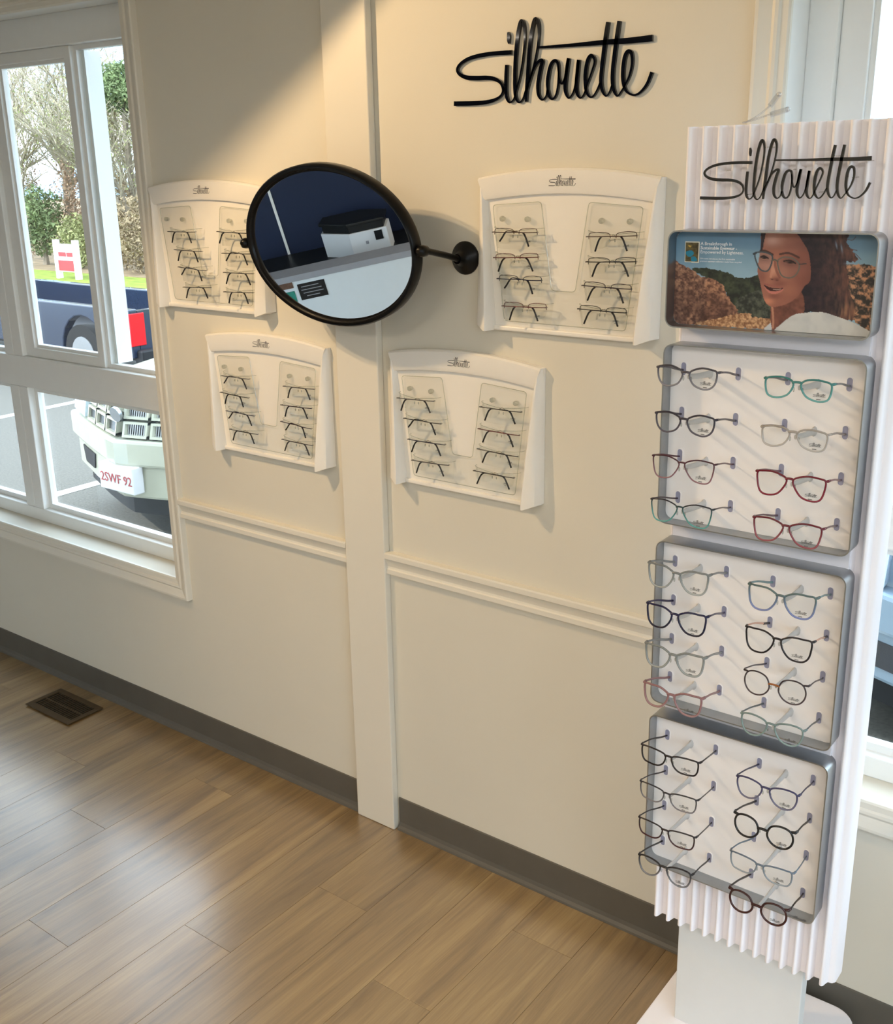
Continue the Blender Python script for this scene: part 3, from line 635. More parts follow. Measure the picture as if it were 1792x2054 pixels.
def on_stand(x, y, z):       # stand coordinates -> room, following its slight lean
    return (SX+(x-SX)*math.cos(LEAN)+z*math.sin(LEAN), y, -(x-SX)*math.sin(LEAN)+z*math.cos(LEAN))
K = (18, 18, 22); WINE = (92, 18, 34); NAVY = (20, 22, 66); CLR = (196, 198, 196)
G = [ # tray, row, column, shape, top, bottom, temple, options, words
 (0,0,0,'soft',(66,62,72),(150,148,156),(84,76,88),dict(alpha=0.85),'smoky grey fading eyeglasses, top left of the upper tray'),
 (0,1,0,'soft',(48,44,56),(92,88,100),(58,54,66),dict(alpha=0.95),'dark plum-grey eyeglasses, second row left of the upper tray'),
 (0,2,0,'large',(66,20,36),(150,110,118),(80,24,40),dict(r=0.0011,alpha=0.95),'wine eyeglasses with pale lower rims, third row left of the upper tray'),
 (0,3,0,'large',(38,34,44),(96,170,164),(66,48,58),dict(r=0.0011,alpha=0.95),'black-to-teal eyeglasses, bottom left of the upper tray'),
 (0,0,1,'rect',(60,128,126),(120,186,184),(104,112,120),dict(alpha=0.85),'bright teal see-through eyeglasses, top right of the upper tray'),
 (0,1,1,'rect',(176,168,160),(206,202,198),(150,140,136),dict(alpha=0.72),'colourless clear eyeglasses, second row right of the upper tray'),
 (0,2,1,'large',(104,18,38),(130,38,58),(120,84,92),dict(),'deep red eyeglasses with large square lenses, third row right of the upper tray'),
 (0,3,1,'large',(98,24,40),(150,84,92),(96,70,80),dict(mott=0.2),'mottled rose-red eyeglasses, bottom right of the upper tray'),
 (1,0,0,'cat',(128,132,132),(176,180,178),(140,142,142),dict(alpha=0.8,r=0.0016),'pale grey clear eyeglasses, top left of the middle tray'),
 (1,1,0,'cat',(20,20,62),(24,22,44),(26,24,72),dict(r=0.0016),'solid navy blue eyeglasses, second row left of the middle tray'),
 (1,2,0,'cat',(136,140,138),(164,168,166),(136,138,138),dict(alpha=0.8,r=0.0018),'chunky clear grey eyeglasses, third row left of the middle tray'),
 (1,3,0,'cat',(148,108,110),(164,128,128),(150,112,114),dict(alpha=0.88,r=0.0018),'dusty pink see-through eyeglasses, bottom left of the middle tray'),
 (1,0,1,'cat',(92,112,112),(128,140,190),(120,150,152),dict(alpha=0.9,r=0.0015),'green-to-lavender eyeglasses, top right of the middle tray'),
 (1,1,1,'cat',(24,18,26),(26,20,28),(26,22,26),dict(r=0.0014,accent=(206,160,140),tip=(30,26,30)),'black eyeglasses with rose gold temples, second row right of the middle tray'),
 (1,2,1,'round',(52,40,44),(74,60,64),(54,48,62),dict(r=0.0012,bridge=(150,88,40)),'thin round eyeglasses with an amber bridge, third row right of the middle tray'),
 (1,3,1,'panto',(120,140,138),(146,168,166),(92,100,104),dict(alpha=0.85,r=0.0014),'pale sea-green clear eyeglasses, bottom right of the middle tray'),
 (2,0,0,'wide',(26,18,22),(30,22,26),(24,20,24),dict(r=0.0014),'black rectangular eyeglasses, top left of the lower tray'),
 (2,1,0,'wide',(34,30,36),(130,126,130),(44,38,48),dict(r=0.0012),'rectangular eyeglasses fading black to grey, second row left of the lower tray'),
 (2,2,0,'wide',(28,20,26),(66,22,30),(24,22,28),dict(r=0.0013),'black rectangular eyeglasses with burgundy lower rims, third row left of the lower tray'),
 (2,3,0,'panto',(18,18,24),(120,120,124),(20,20,24),dict(r=0.0015),'soft square eyeglasses with black brows and grey lower rims, bottom left of the lower tray'),
 (2,0,1,'panto',(52,50,88),(110,108,130),(46,46,78),dict(r=0.0014,mott=0.45),'mottled blue-grey eyeglasses, top right of the lower tray'),
 (2,1,1,'round',(14,14,18),(16,16,20),(16,16,20),dict(r=0.0017),'solid black round eyeglasses, second row right of the lower tray'),
 (2,2,1,'wide',(92,106,122),(150,158,164),(92,110,126),dict(r=0.0013),'steel blue rectangular eyeglasses, third row right of the lower tray'),
 (2,3,1,'round',(52,14,14),(60,20,18),(28,16,18),dict(r=0.0018),'dark red-brown round eyeglasses, bottom right of the lower tray')]
for t, rw, c, sh, top, bot, tem, opt, words in G:
    zr = TRAYS[t][2][rw]; xp = COLS[c][2]
    open_glasses(on_stand(xp, -0.400, zr+0.0125), sh, top, bot, tem, words, group='eyeglasses on the floor stand', **opt)

# ================================================================== WALL DISPLAYS
def folded_glasses(loc, col, tipc, rimmed, rot, label, group, spread=1.0, alt=0):
    g = thing('folded_eyeglasses', loc, label, 'eyeglasses', group, rot=(0, rot, 0))
    tm = fmat(col, col, 1.0, 0.0); tt = fmat(tipc, tipc, 1.0, 0.0)
    for sx in (-1, 1):
        il = [(x*0.98, z-0.0005) for x, z in lens_loop('wide', 0.3, 3, sx)]
        yl = lambda x: 0.0075-0.0000010*(x*1000)**2
        mb = MB(); n = len(il)
        mb.add([(x, yl(x), z) for x, z in il]+[(x, yl(x)+0.0014, z) for x, z in il], [tuple(range(n)), tuple(range(2*n-1, n-1, -1))]+[(i, n+i, n+(i+1) % n, (i+1) % n) for i in range(n)])
        ln = mb.build('lens', M['lens'], g, local=True)
        if sx > 0: inst('lens_logo', lens_logo_mesh(), ln, (0.030, yl(0.03)-0.0006, -0.020), scale=(0.75, 1, 0.75))
        if rimmed:
            i0 = min(range(n), key=lambda i: (il[i][1]+0.004)**2+(abs(il[i][0])-0.006)**2); top = []
            for i in range(n):
                x, z = il[(i0+i) % n]
                if z > -0.006: top.append((x, yl(x)+0.0005, z))
            top.sort(key=lambda q: abs(q[0]))
            MB().tube(top, 0.0008, 5).build('rim', tm, ln, smooth=True, local=True)
        MB().tube([(sx*0.0525, yl(0.0525)+0.001, 0.0015), (sx*0.0575, 0.0035, 0.0012), (sx*0.0575, 0.0005, 0.001)], [0.0008, 0.0012, 0.0012], 6).build('end_piece', M['silver'], g, smooth=True, local=True)
        yo = -0.0012 if sx > 0 else 0.0016
        k = 0.010 if (alt == 1 and sx > 0) else 0.0
        path = crom([(sx*0.0575, 0.0003, 0.001), (sx*0.02, yo, 0.0005), (-sx*0.016*spread, yo-0.001, 0.001+k*0.3), (-sx*0.026*spread, yo-0.0015, -0.0015), (-sx*0.032*spread, yo-0.002, -0.009), (-sx*0.0405*spread, yo-0.002, -0.028+k)], 4)
        tp = MB().tube(path[:13], 0.0017, 7, flat=0.6, up=(0, -1, 0)).build('temple', tm, g, smooth=True, local=True)
        MB().tube(path[11:], 0.0019, 7).build('temple_tip', tt, tp, smooth=True, local=True)
    MB().tube(crom([(-0.0075, 0.0085, 0.0), (0, 0.0085, 0.003), (0.0075, 0.0085, 0.0)], 3), 0.0007, 6).build('bridge', M['silver'], g, smooth=True, local=True)
    for sx in (-1, 1): MB().ball((sx*0.006, 0.004, -0.008), 0.0013, 0.002, 0.0035).build('nose_pad', M['lens_pad'], g, smooth=True, local=True)
    return g

def display(cx, zb, hw, label):
    d = thing('wall_display', (cx, 0, zb), label, 'wall display', 'white wall-mounted eyewear displays')
    k = hw/0.2185
    X = lambda x: cx+x*k
    Z = lambda z: zb+z
    MB().box(X(-0.200), X(0.200), -0.012, -0.0005, Z(0.004), Z(0.318)).build('recessed_panel', M['plastic'], d)
    # arched header band
    up = [(X(-0.2165+0.433*i/16), Z(0.324+0.019*(1-((i-8)/8.0)**2))) for i in range(17)]
    lo = [(X(-0.203+0.406*i/16), Z(0.276+0.015*(1-((i-8)/8.0)**2))) for i in range(17)]
    mb = MB()
    n = 17
    lay = [(up, -0.0005), (up, -0.018), ([(q[0], q[1]-0.004) for q in up], -0.0225), ([(q[0], q[1]+0.010) for q in lo], -0.0225), ([(q[0], q[1]+0.002) for q in lo], -0.0195), (lo, -0.0125)]
    vs = [(q[0], y, q[1]) for P, y in lay for q in P]
    fs = [(a*n+i, a*n+i+1, (a+1)*n+i+1, (a+1)*n+i) for a in range(5) for i in range(n-1)]
    fs += [(5*n+i, 5*n+i+1, i+1, i) for i in range(n-1)]+[tuple(a*n for a in range(6)), tuple(a*n+n-1 for a in range(6))]
    hd = mb.add(vs, fs).build('header', M['plastic'], d, smooth='auto')
    lm = MB(); logo_strokes(lm, lambda u, v, q: (cx-0.036+u, -0.0228, Z(0.3075)+v), 0.064, 0, 3, None, 1.0)
    lm.build('header_logo', M['ink'], hd, recalc=False)
    # flared side wings: deepest at the foot
    for sx in (-1, 1):
        secs = []
        for z, crest_x, crest_y, foot_x in ((0.0, 0.184, -0.046, 0.176), (0.012, 0.184, -0.046, 0.176), (0.12, 0.191, -0.038, 0.184), (0.22, 0.199, -0.029, 0.192), (0.300, 0.206, -0.023, 0.199), (0.324, 0.208, -0.020, 0.201)):
            zo = 0.010 if z == 0.0 else z
            secs.append([(X(sx*0.2185), -0.0005, Z(max(zo, 0.010))), (X(sx*0.2180), -0.012, Z(max(zo, 0.006))), (X(sx*0.2125), crest_y*0.62-0.004, Z(max(zo*1.0, 0.003))), (X(sx*(crest_x+0.004)), crest_y, Z(z)), (X(sx*crest_x), crest_y, Z(z)), (X(sx*(crest_x-0.003)), crest_y+0.004, Z(z)), (X(sx*foot_x), -0.011, Z(z)), (X(sx*foot_x), -0.0005, Z(z))])
        mb = MB(); n = 8
        mb.add([q for S in secs for q in S], [(a*n+i, a*n+(i+1) % n, (a+1)*n+(i+1) % n, (a+1)*n+i) for a in range(5) for i in range(n)]+[tuple(range(n)), tuple(5*n+i for i in range(n))])
        mb.build('side_wing', M['plastic'], d, smooth='auto')
    MB().box(X(-0.178), X(0.178), -0.019, -0.0005, Z(0.000), Z(0.011)).build('bottom_lip', M['plastic'], d, bevel=0.003)
    # clear U-shaped acrylic plate on four buttons
    def rc(p, c, q, r=0.008, n=3):
        p, c, q = (np.array(v, float) for v in (p, c, q)); a = c+(p-c)/np.linalg.norm(p-c)*r; b = c+(q-c)/np.linalg.norm(q-c)*r
        return [tuple((1-t)**2*a+2*t*(1-t)*c+t*t*b) for t in [i/n for i in range(n+1)]]
    corner = [(-0.180, 0.268), (-0.150, 0.022), (0.150, 0.022), (0.180, 0.268), (0.057, 0.276), (0.029, 0.094), (-0.029, 0.094), (-0.057, 0.276)]
    pl = []
    for i in range(8): pl += rc(corner[i-1], corner[i], corner[(i+1) % 8])
    pl = [(X(q[0]), Z(q[1])) for q in pl]
    pt = MB().prism(pl, 'y', -0.0185, -0.0160).build('acrylic_plate', M['acrylic'], d)
    MB().tube([(q[0], -0.0172, q[1]) for q in pl], 0.0008, 5, True).build('plate_edge', M['acrylic_edge'], pt)
    for x in (-0.153, -0.089, 0.089, 0.153):
        MB().tube([(X(x), -0.0119, Z(0.240)), (X(x), -0.020, Z(0.240)), (X(x), -0.024, Z(0.240)), (X(x), -0.0255, Z(0.240))], [0.004, 0.006, 0.0055, 0.003], 12).build('button', M['lens_pad'], pt, smooth='auto')
    return d, pt
def holder(pt, x, z):
    # clear curved cradle below one pair of glasses
    n = 18; vs = []; fs = []
    for i in range(n+1):
        a = PI*i/n; c, s_ = math.cos(a), math.sin(a)
        for rr_, y in ((0.062, 0.040), (0.0602, 0.0382)):
            for zz in (-0.034, 0.004):
                taper = 1.0 if zz > 0 else 0.90
                vs.append((x-c*rr_*taper, -0.0186-s_**0.6*(y-0.0186)*taper, z+zz+(0.006*abs(c) if zz > 0 else 0.0)))
    for i in range(n):
        o = i*4; p = o+4
        fs += [(o, p, p+1, o+1), (o+2, o+3, p+3, p+2), (o+1, p+1, p+3, o+3), (o, o+2, p+2, p)]
    fs += [(0, 1, 3, 2), (n*4, n*4+2, n*4+3, n*4+1)]
    MB().add(vs, fs).build('cradle', M['acrylic'], pt, smooth='auto')
    MB().tube([vs[i*4+1] for i in range(n+1)], 0.0006, 4).build('cradle_edge', M['acrylic_edge'], pt)
BLK = (22, 20, 24); BRN = (64, 40, 34); BUR = (84, 26, 34); GRY = (70, 68, 70); NVY = (30, 34, 58); PLM = (44, 28, 44)
WORD = {BLK: 'black', BRN: 'brown', BUR: 'burgundy', GRY: 'grey', NVY: 'navy', PLM: 'plum'}
ROWW = ['top', 'second', 'third', 'bottom']
DISP = [
 (-1.192, 1.440, 0.2185, 'white wall display right of the mirror, next to the floor stand', 'display right of the mirror',
  [-0.109, -0.106, -0.097, -0.084], [0.213, 0.161, 0.115, 0.058], [0.123, 0.123, 0.115, 0.106], [0.211, 0.161, 0.110, 0.062], [BRN, BUR, NVY, BUR, BRN, BLK, PLM, BLK], True),
 (-1.4615, 1.040, 0.2185, 'white wall display below the mirror, just right of the post', 'display right of the post',
  [-0.121, -0.102, -0.091, -0.081], [0.219, 0.169, 0.119, 0.069], [0.124, 0.119, 0.116, 0.105], [0.225, 0.172, 0.123, 0.070], [GRY, BLK, NVY, GRY, BLK, BUR, BLK, BLK], False),
 (-2.1165, 1.028, 0.2285, 'white wall display low on the wall, left of the post', 'low display left of the post',
  [-0.096, -0.105, -0.087, -0.079], [0.219, 0.169, 0.120, 0.069], [0.145, 0.131, 0.127, 0.127], [0.217, 0.165, 0.115, 0.068], [GRY, BLK, NVY, BLK, GRY, PLM, PLM, GRY], False),
 (-2.3045, 1.420, 0.2285, 'white wall display beside the window, partly behind the mirror', 'display beside the window',
  [-0.078, -0.058, -0.048, -0.035], [0.208, 0.159, 0.111, 0.062], [0.122, 0.135, 0.135, 0.130], [0.211, 0.158, 0.108, 0.058], [BLK, GRY, GRY, BLK, BLK, BLK, BLK, BLK], False)]
for di, (cx, zb, hw, lab, short, xl, zl, xr, zr, cols, rim) in enumerate(DISP):
    d, pt = display(cx, zb, hw, lab)
    for i in range(8):
        x = (xl if i < 4 else xr)[i % 4]; z = (zl if i < 4 else zr)[i % 4]
        holder(pt, cx+x, zb+z)
        c = cols[i]
        lb = 'folded %s eyeglasses, %s row %s on the %s' % (WORD[c], ROWW[i % 4], 'left' if i < 4 else 'right', short)
        folded_glasses((cx+x, -0.040, zb+z), c, BLK if c != GRY else (40, 38, 40), rim, random.uniform(-0.05, 0.05), lb, 'folded eyeglasses on the wall displays', random.uniform(0.85, 1.12), random.choice((0, 0, 1)))

# ================================================================== FLOOR VENT
M['bronze'] = pmat('bronze_metal', (84, 68, 46), 0.45, 0.3, noise=0.08)
M['dark_hole'] = pmat('dark_duct', (16, 13, 10), 0.8, noise=0.1)
vt = thing('floor_vent', (-3.12, -0.138, 0.0035), 'bronze metal floor vent near the left window', 'vent')
VX0, VX1, VY0, VY1 = -3.245, -2.993, -0.210, -0.066
MB().ring([(VX0, VY0), (VX1, VY0), (VX1, VY1), (VX0, VY1)], [(VX0+0.02, VY0+0.026), (VX1-0.02, VY0+0.026), (VX1-0.02, VY1-0.022), (VX0+0.02, VY1-0.022)], 'z', 0.0037, 0.0075).build('vent_frame', M['bronze'], vt, bevel=0.0015)
MB().box(VX0+0.019, VX1-0.019, VY0+0.025, VY1-0.021, 0.0036, 0.0042).build('vent_duct', M['dark_hole'], vt)
sl = MB().box(-0.0012, 0.0012, VY0+0.026+0.138, VY1-0.022+0.138, 0.0007, 0.003).mesh('slat', M['bronze'])
for i in range(17): inst('slat', sl, vt, (VX0+0.032+i*0.0119+3.12, 0, 0), (0, 0.0, 0))
MB().box(VX0+0.02, VX1-0.02, -0.142, -0.137, 0.0042, 0.0068).build('vent_bar', M['bronze'], vt)

# ================================================================== WHAT THE MIRROR SHOWS: counter and navy wall at the left of the room
A0 = Vector((-3.588, -1.548, 0)); EE = Vector((0.82479, -0.56543, 0)); NN = Vector((0.56543, 0.82479, 0))
CM = Matrix(((EE.x, NN.x, 0, A0.x), (EE.y, NN.y, 0, A0.y), (0, 0, 1, 0), (0, 0, 0, 1)))   # counter frame: along, out, up
M['navy'] = pmat('navy_wall', (9, 27, 58), 0.6, noise=0.03, nscale=4)
M['counter_white'] = pmat('counter_white', (214, 222, 226), 0.5, noise=0.01)
M['counter_grey'] = pmat('counter_grey', (150, 152, 158), 0.4, noise=0.03)
M['device_black'] = pmat('device_black', (18, 20, 22), 0.4, noise=0.05)
M['device_white'] = pmat('device_white', (224, 226, 228), 0.4, noise=0.01)
M['brown_card'] = pmat('brown_card', (92, 66, 52), 0.6, noise=0.25, nscale=60)
M['teal_card'] = pmat('teal_card', (36, 128, 112), 0.6, noise=0.25, nscale=60)
tag(MB().box(-1.25, 1.75, -0.50, -0.42, 0, 2.331, CM).build('wall_navy', M['navy'], loc=tuple(A0+NN*-0.46)), 'navy blue partition wall at the left of the room', kind='structure')
tag(MB().box(-0.006, 0.006, -0.419, -0.413, 0.7205, 2.331, CM).build('trim_4', M['vinyl'], loc=tuple(A0+NN*-0.416+Vector((0, 0, 0.7205)))), 'thin white strip on the navy wall', kind='structure')
ct = thing('reception_counter', tuple(A0+EE*0.3+NN*-0.15), 'white counter with a grey ledge before the navy wall', 'counter')
MB().box(-1.2, 1.7, 0.012, 0.095, 0.0035, 0.772, CM).build('front_panel', M['counter_white'], ct)
MB().box(-1.2, 1.7, 0.0, 0.10, 0.772, 0.80, CM).build('ledge', M['counter_grey'], ct)
MB().box(-1.2, 1.7, -0.412, -0.001, 0.70, 0.72, CM).build('desk_top', M['device_black'], ct)
dv = thing('lens_device', (-3.40, -1.92, 0.7205), 'white bench device with a black lid on the counter', 'device')
ft = [(-3.560, -1.880), (-3.391, -1.885), (-3.245, -1.985), (-3.30, -2.075), (-3.45, -2.06), (-3.60, -1.96)]
MB().prism(ft, 'z', 0.7205, 0.835).build('housing', M['device_white'], dv, bevel=0.002)
ft2 = [(x*0.92-3.42*0.08, y*0.92-1.98*0.08) for x, y in ft]
MB().prism(ft2, 'z', 0.836, 0.868).build('lid_base', M['device_black'], dv)
MB().prism(ft, 'z', 0.868, 0.882).build('lid', M['device_black'], dv, bevel=0.003)
fd = Vector((-3.245+3.391, -1.985+1.885, 0)).normalized(); fn = Vector((-fd.y, fd.x, 0))
def facepan(u, z, w, h, t=0.002): 
    c = Vector((-3.391, -1.885, 0))+fd*u
    pts = [c-fd*w/2, c+fd*w/2]
    mb = MB(); vs = []
    for q in pts:
        for zz in (z, z+h):
            for k in (0.0002, t): v = q+fn*k; vs.append((v.x, v.y, zz))
    mb.add(vs, [(0, 1, 3, 2), (4, 6, 7, 5), (0, 4, 5, 1), (2, 3, 7, 6), (0, 2, 6, 4), (1, 5, 7, 3)]); return mb
facepan(0.135, 0.785, 0.036, 0.042, 0.004).build('screen', M['device_black'], dv)
facepan(0.075, 0.775, 0.012, 0.014, 0.003).build('dial', M['counter_grey'], dv)
def card(nm, mat, u0, u1, z0, z1, label):
    c = CM @ Vector(((u0+u1)/2, 0.0955, (z0+z1)/2))
    return tag(MB().box(u0, u1, 0.0955, 0.0985, z0, z1, CM).build(nm, mat, loc=tuple(c)), label, 'notice')
nb = card('notice_card', M['device_black'], 0.116, 0.240, 0.680, 0.755, 'black notice with white lines on the counter front')
for i, (a, b) in enumerate(((0.015, 0.095), (0.012, 0.105), (0.018, 0.110), (0.030, 0.090))):
    MB().box(0.116+a, 0.116+b, 0.0986, 0.0990, 0.739-i*0.015, 0.7425-i*0.015, CM).build('text_line', M['counter_grey'], nb)
card('notice_card', M['brown_card'], 0.034, 0.098, 0.744, 0.7715, 'brown picture card on the counter front')
card('notice_card', M['teal_card'], 0.053, 0.096, 0.677, 0.729, 'teal picture card on the counter front')

# ================================================================== POSTER IN THE STAND
PZA, PZB = 1.530, 1.688
pf = tray_frame('poster_frame', PZA, PZB)
MB().prism(rrect(TX0+0.0024, TX1-0.0024, PZA+0.0024, PZB-0.0024, 0.0136), 'y', -0.3020, -0.2895).build('poster_board', M['tray'], pf)
NXP, NYP = 380, 180
rng = np.random.default_rng(5)
def vnoise(x, y, sc, seed):
    r_ = np.random.default_rng(seed).random((64, 64))
    xs = (x/sc) % 63; ys = (y/sc) % 63; xi = xs.astype(int); yi = ys.astype(int); fx = xs-xi; fy = ys-yi
    fx = fx*fx*(3-2*fx); fy = fy*fy*(3-2*fy)
    return (r_[yi, xi]*(1-fx)+r_[yi, xi+1]*fx)*(1-fy)+(r_[yi+1, xi]*(1-fx)+r_[yi+1, xi+1]*fx)*fy
def fbm(x, y, sc, seed): return vnoise(x, y, sc, seed)*0.5+vnoise(x, y, sc*0.5, seed+1)*0.3+vnoise(x, y, sc*0.25, seed+2)*0.2
def homog(src, dst):
    A = []; B = []
    for (x, y), (X, Y) in zip(src, dst):
        A.append([x, y, 1, 0, 0, 0, -X*x, -X*y]); B.append(X); A.append([0, 0, 0, x, y, 1, -Y*x, -Y*y]); B.append(Y)
    h = np.linalg.solve(np.array(A, float), np.array(B, float)); return np.append(h, 1).reshape(3, 3)
HP = homog([(0, 0), (1, 0), (1, 1), (0, 1)], [(150, 95), (1700, 97), (1636, 915), (130, 828)])   # sheet -> drawing units
uu, vv = np.meshgrid(np.linspace(0, 1, NXP), np.linspace(0, 1, NYP))
ww = HP[2, 0]*uu+HP[2, 1]*vv+1; PX = (HP[0, 0]*uu+HP[0, 1]*vv+HP[0, 2])/ww; PY = (HP[1, 0]*uu+HP[1, 1]*vv+HP[1, 2])/ww
img = np.zeros((NYP, NXP, 3))
def polymask(pts, smooth=True, wob=0.0, seed=1):
    if smooth: pts = [tuple(q) for q in crom(pts, 4, True)]
    x = PX+(vnoise(PX, PY, 14, seed)-0.5)*wob; y = PY+(vnoise(PX, PY, 14, seed+9)-0.5)*wob
    m = np.zeros(PX.shape, bool); n = len(pts)
    for i in range(n):
        x0, y0 = pts[i]; x1, y1 = pts[(i+1) % n]
        if y0 == y1: continue
        c = ((y0 > y) != (y1 > y)) & (x < (x1-x0)*(y-y0)/(y1-y0)+x0); m ^= c
    return m.astype(float)
def put(mask, col):
    global img
    c = np.asarray(col, float)
    img = img*(1-mask[..., None])+c*mask[..., None]
def blob(cx, cy, rx, ry, col, a=1.0, ang=0.0, p=2.0):
    dx = PX-cx; dy = PY-cy; c, s_ = math.cos(ang), math.sin(ang); X = (dx*c+dy*s_)/rx; Y = (-dx*s_+dy*c)/ry
    put(np.exp(-(X*X+Y*Y)**(p/2))*a, col)
def stroke(pts, wd, col, a=1.0, closed=False):
    P = [tuple(q) for q in crom(pts, 4, closed)]
    if closed: P.append(P[0])
    d = np.full(PX.shape, 1e9)
    for (x0, y0), (x1, y1) in zip(P[:-1], P[1:]):
        L = (x1-x0)**2+(y1-y0)**2+1e-9; t = np.clip(((PX-x0)*(x1-x0)+(PY-y0)*(y1-y0))/L, 0, 1)
        d = np.minimum(d, np.hypot(PX-x0-t*(x1-x0), PY-y0-t*(y1-y0)))
    put(np.clip((wd-d)/2.5+0.5, 0, 1)*a, col)
def tex(mask, c0, c1, sc, seed, lo=0.3, hi=0.7):
    f = np.clip((fbm(PX, PY, sc, seed)-lo)/(hi-lo), 0, 1)[..., None]
    put(mask, np.array(c0)*(1-f)+np.array(c1)*f)
t = np.clip((PY-95)/360, 0, 1)[..., None]; img[:] = np.array((88, 126, 156))*(1-t)+np.array((142, 176, 198))*t
img += (fbm(PX, PY, 160, 3)[..., None]-0.5)*14
tex(polymask([(270,405),(340,384),(420,394),(500,408),(560,432),(600,456),(680,460),(760,428),(860,420),(900,640),(890,800),(620,770),(560,650),(480,520)], wob=14), (24, 32, 32), (62, 72, 56), 40, 11)
tex(polymask([(600,640),(760,560),(900,560),(900,800),(640,780)], wob=10), (34, 40, 40), (84, 90, 78), 26, 13)
rk = polymask([(100,360),(210,370),(280,408),(330,450),(420,468),(500,520),(522,580),(570,650),(612,722),(600,756),(420,795),(290,830),(100,840)], wob=16)
tex(rk, (92, 62, 54), (186, 140, 112), 22, 21)
sh = np.clip((PY-500)/220, 0, 1)*np.clip((700-PX)/200, 0, 1)*rk*np.clip(fbm(PX, PY, 90, 31)*1.8-0.3, 0, 1)
put(sh*0.75, (64, 40, 38))
tex(polymask([(285,832),(420,792),(480,780),(600,747),(710,740),(722,766),(880,790),(900,860),(500,850)], wob=12), (132, 92, 66), (214, 174, 134), 16, 41)
tex(polymask([(1400,330),(1470,345),(1560,332),(1700,366),(1700,920),(1600,880),(1480,780),(1400,640)], False, wob=16), (44, 42, 44), (190, 142, 112), 30, 51, 0.38, 0.66)
# hair
hr = polymask([(900,90),(1100,80),(1410,90),(1428,170),(1470,240),(1505,305),(1450,322),(1415,325),(1440,440),(1452,560),(1495,690),(1465,790),(1300,750),(1160,722),(1060,745),(1060,600),(1080,420),(1040,260),(980,160)], wob=22)
tex(hr, (22, 20, 34), (46, 32, 44), 36, 61)
put(hr*np.clip((PX-1180)/220, 0, 1)*np.clip(fbm(PX*1.6, PY*0.5, 40, 71)*1.6-0.25, 0, 1), (112, 76, 66))
put(hr*np.clip((PX-1290)/150, 0, 1)*np.clip((PY-560)/160, 0, 1)*np.clip(vnoise(PX*2, PY*0.4, 24, 77)*1.3-0.2, 0, 1), (160, 120, 92))
for q in ([(1420,170),(1440,210),(1500,230)], [(1400,130),(1460,150),(1490,120)], [(1430,240),(1480,250),(1530,300)], [(1340,160),(1350,220)], [(1380,200),(1400,260)]): stroke(q, 3, (84, 60, 60), 0.7)
blob(1345, 190, 7, 30, (130, 156, 180), 0.8, -0.2); blob(1385, 215, 7, 36, (130, 156, 180), 0.8, -0.15); blob(1440, 335, 34, 12, (140, 158, 176), 0.6)
# neck, face
tex(polymask([(866,660),(960,640),(1085,560),(1110,730),(1010,770),(930,850),(872,868)]), (96, 58, 52), (128, 80, 68), 60, 81)
stroke([(872,690),(880,780),(878,850)], 8, (196, 142, 116), 0.8)
fc = polymask([(800,90),(1020,90),(1100,180),(1140,260),(1158,400),(1150,480),(1110,520),(1070,590),(1000,650),(920,680),(860,684),(815,640),(795,570),(775,480),(757,400),(768,300),(782,200)])
tex(fc, (150, 96, 82), (166, 110, 94), 120, 91)
put(fc*np.clip((PX-930)/220, 0, 1)*0.8, (112, 66, 60))
def fb(*a, **k):
    global img
    old = img.copy(); blob(*a, **k); img = old*(1-fc[..., None])+img*fc[..., None]
fb(868, 165, 70, 50, (204, 164, 152), 0.8); fb(900, 230, 110, 40, (150, 98, 84), 0.5)
fb(810, 300, 46, 34, (96, 58, 52), 0.75); fb(1000, 330, 70, 40, (92, 54, 50), 0.75)
fb(790, 440, 34, 60, (120, 74, 66), 0.6); fb(880, 400, 24, 46, (204, 150, 128), 0.85, 0.2); fb(900, 466, 34, 16, (120, 72, 64), 0.8)
fb(930, 500, 60, 26, (112, 66, 60), 0.6); fb(840, 640, 44, 32, (208, 140, 112), 0.85); fb(1010, 560, 60, 60, (168, 108, 88), 0.5); fb(880, 600, 50, 22, (112, 66, 60), 0.6)
put(polymask([(740,268),(790,254),(868,285),(858,360),(830,402),(780,392),(752,340)])*0.18, (210, 220, 226)); put(polymask([(906,332),(950,292),(1020,300),(1068,350),(1050,420),(1000,454),(932,430)])*0.10, (150, 150, 150))
stroke([(884,330),(900,400),(925,452)], 9, (116, 70, 62), 0.6); stroke([(872,330),(866,400),(858,448)], 9, (200, 146, 124), 0.6)
stroke([(780,243),(820,246),(868,272)], 9, (58, 36, 36), 0.85); stroke([(925,268),(990,258),(1065,292)], 8, (58, 36, 38), 0.8)
stroke([(782,292),(805,284),(835,302)], 6, (36, 24, 30)); blob(808, 298, 18, 11, (26, 18, 24), 1.0); stroke([(786,306),(808,312),(832,306)], 2.5, (178, 130, 114), 0.8)
stroke([(955,322),(1000,316),(1040,338)], 6, (36, 24, 30)); blob(1002, 331, 20, 11, (24, 16, 24), 1.0); stroke([(962,340),(1000,346),(1036,344)], 2.5, (140, 96, 86), 0.8)
put(polymask([(806,514),(840,532),(880,540),(955,538),(930,570),(880,584),(835,566)]), (190, 118, 108))
put(polymask([(808,512),(850,530),(900,538),(952,536),(920,556),(870,562),(830,545)]), (58, 26, 32))
stroke([(878,546),(905,549),(932,544)], 2.6, (196, 172, 160)); stroke([(810,505),(845,512),(880,520),(945,530)], 5, (150, 90, 84))
blob(868, 468, 9, 5, (70, 38, 38), 0.9); blob(905, 474, 9, 5, (80, 44, 42), 0.8)
put(polymask([(783,90),(815,90),(802,180),(792,235),(776,245),(782,170)]), (44, 34, 44))
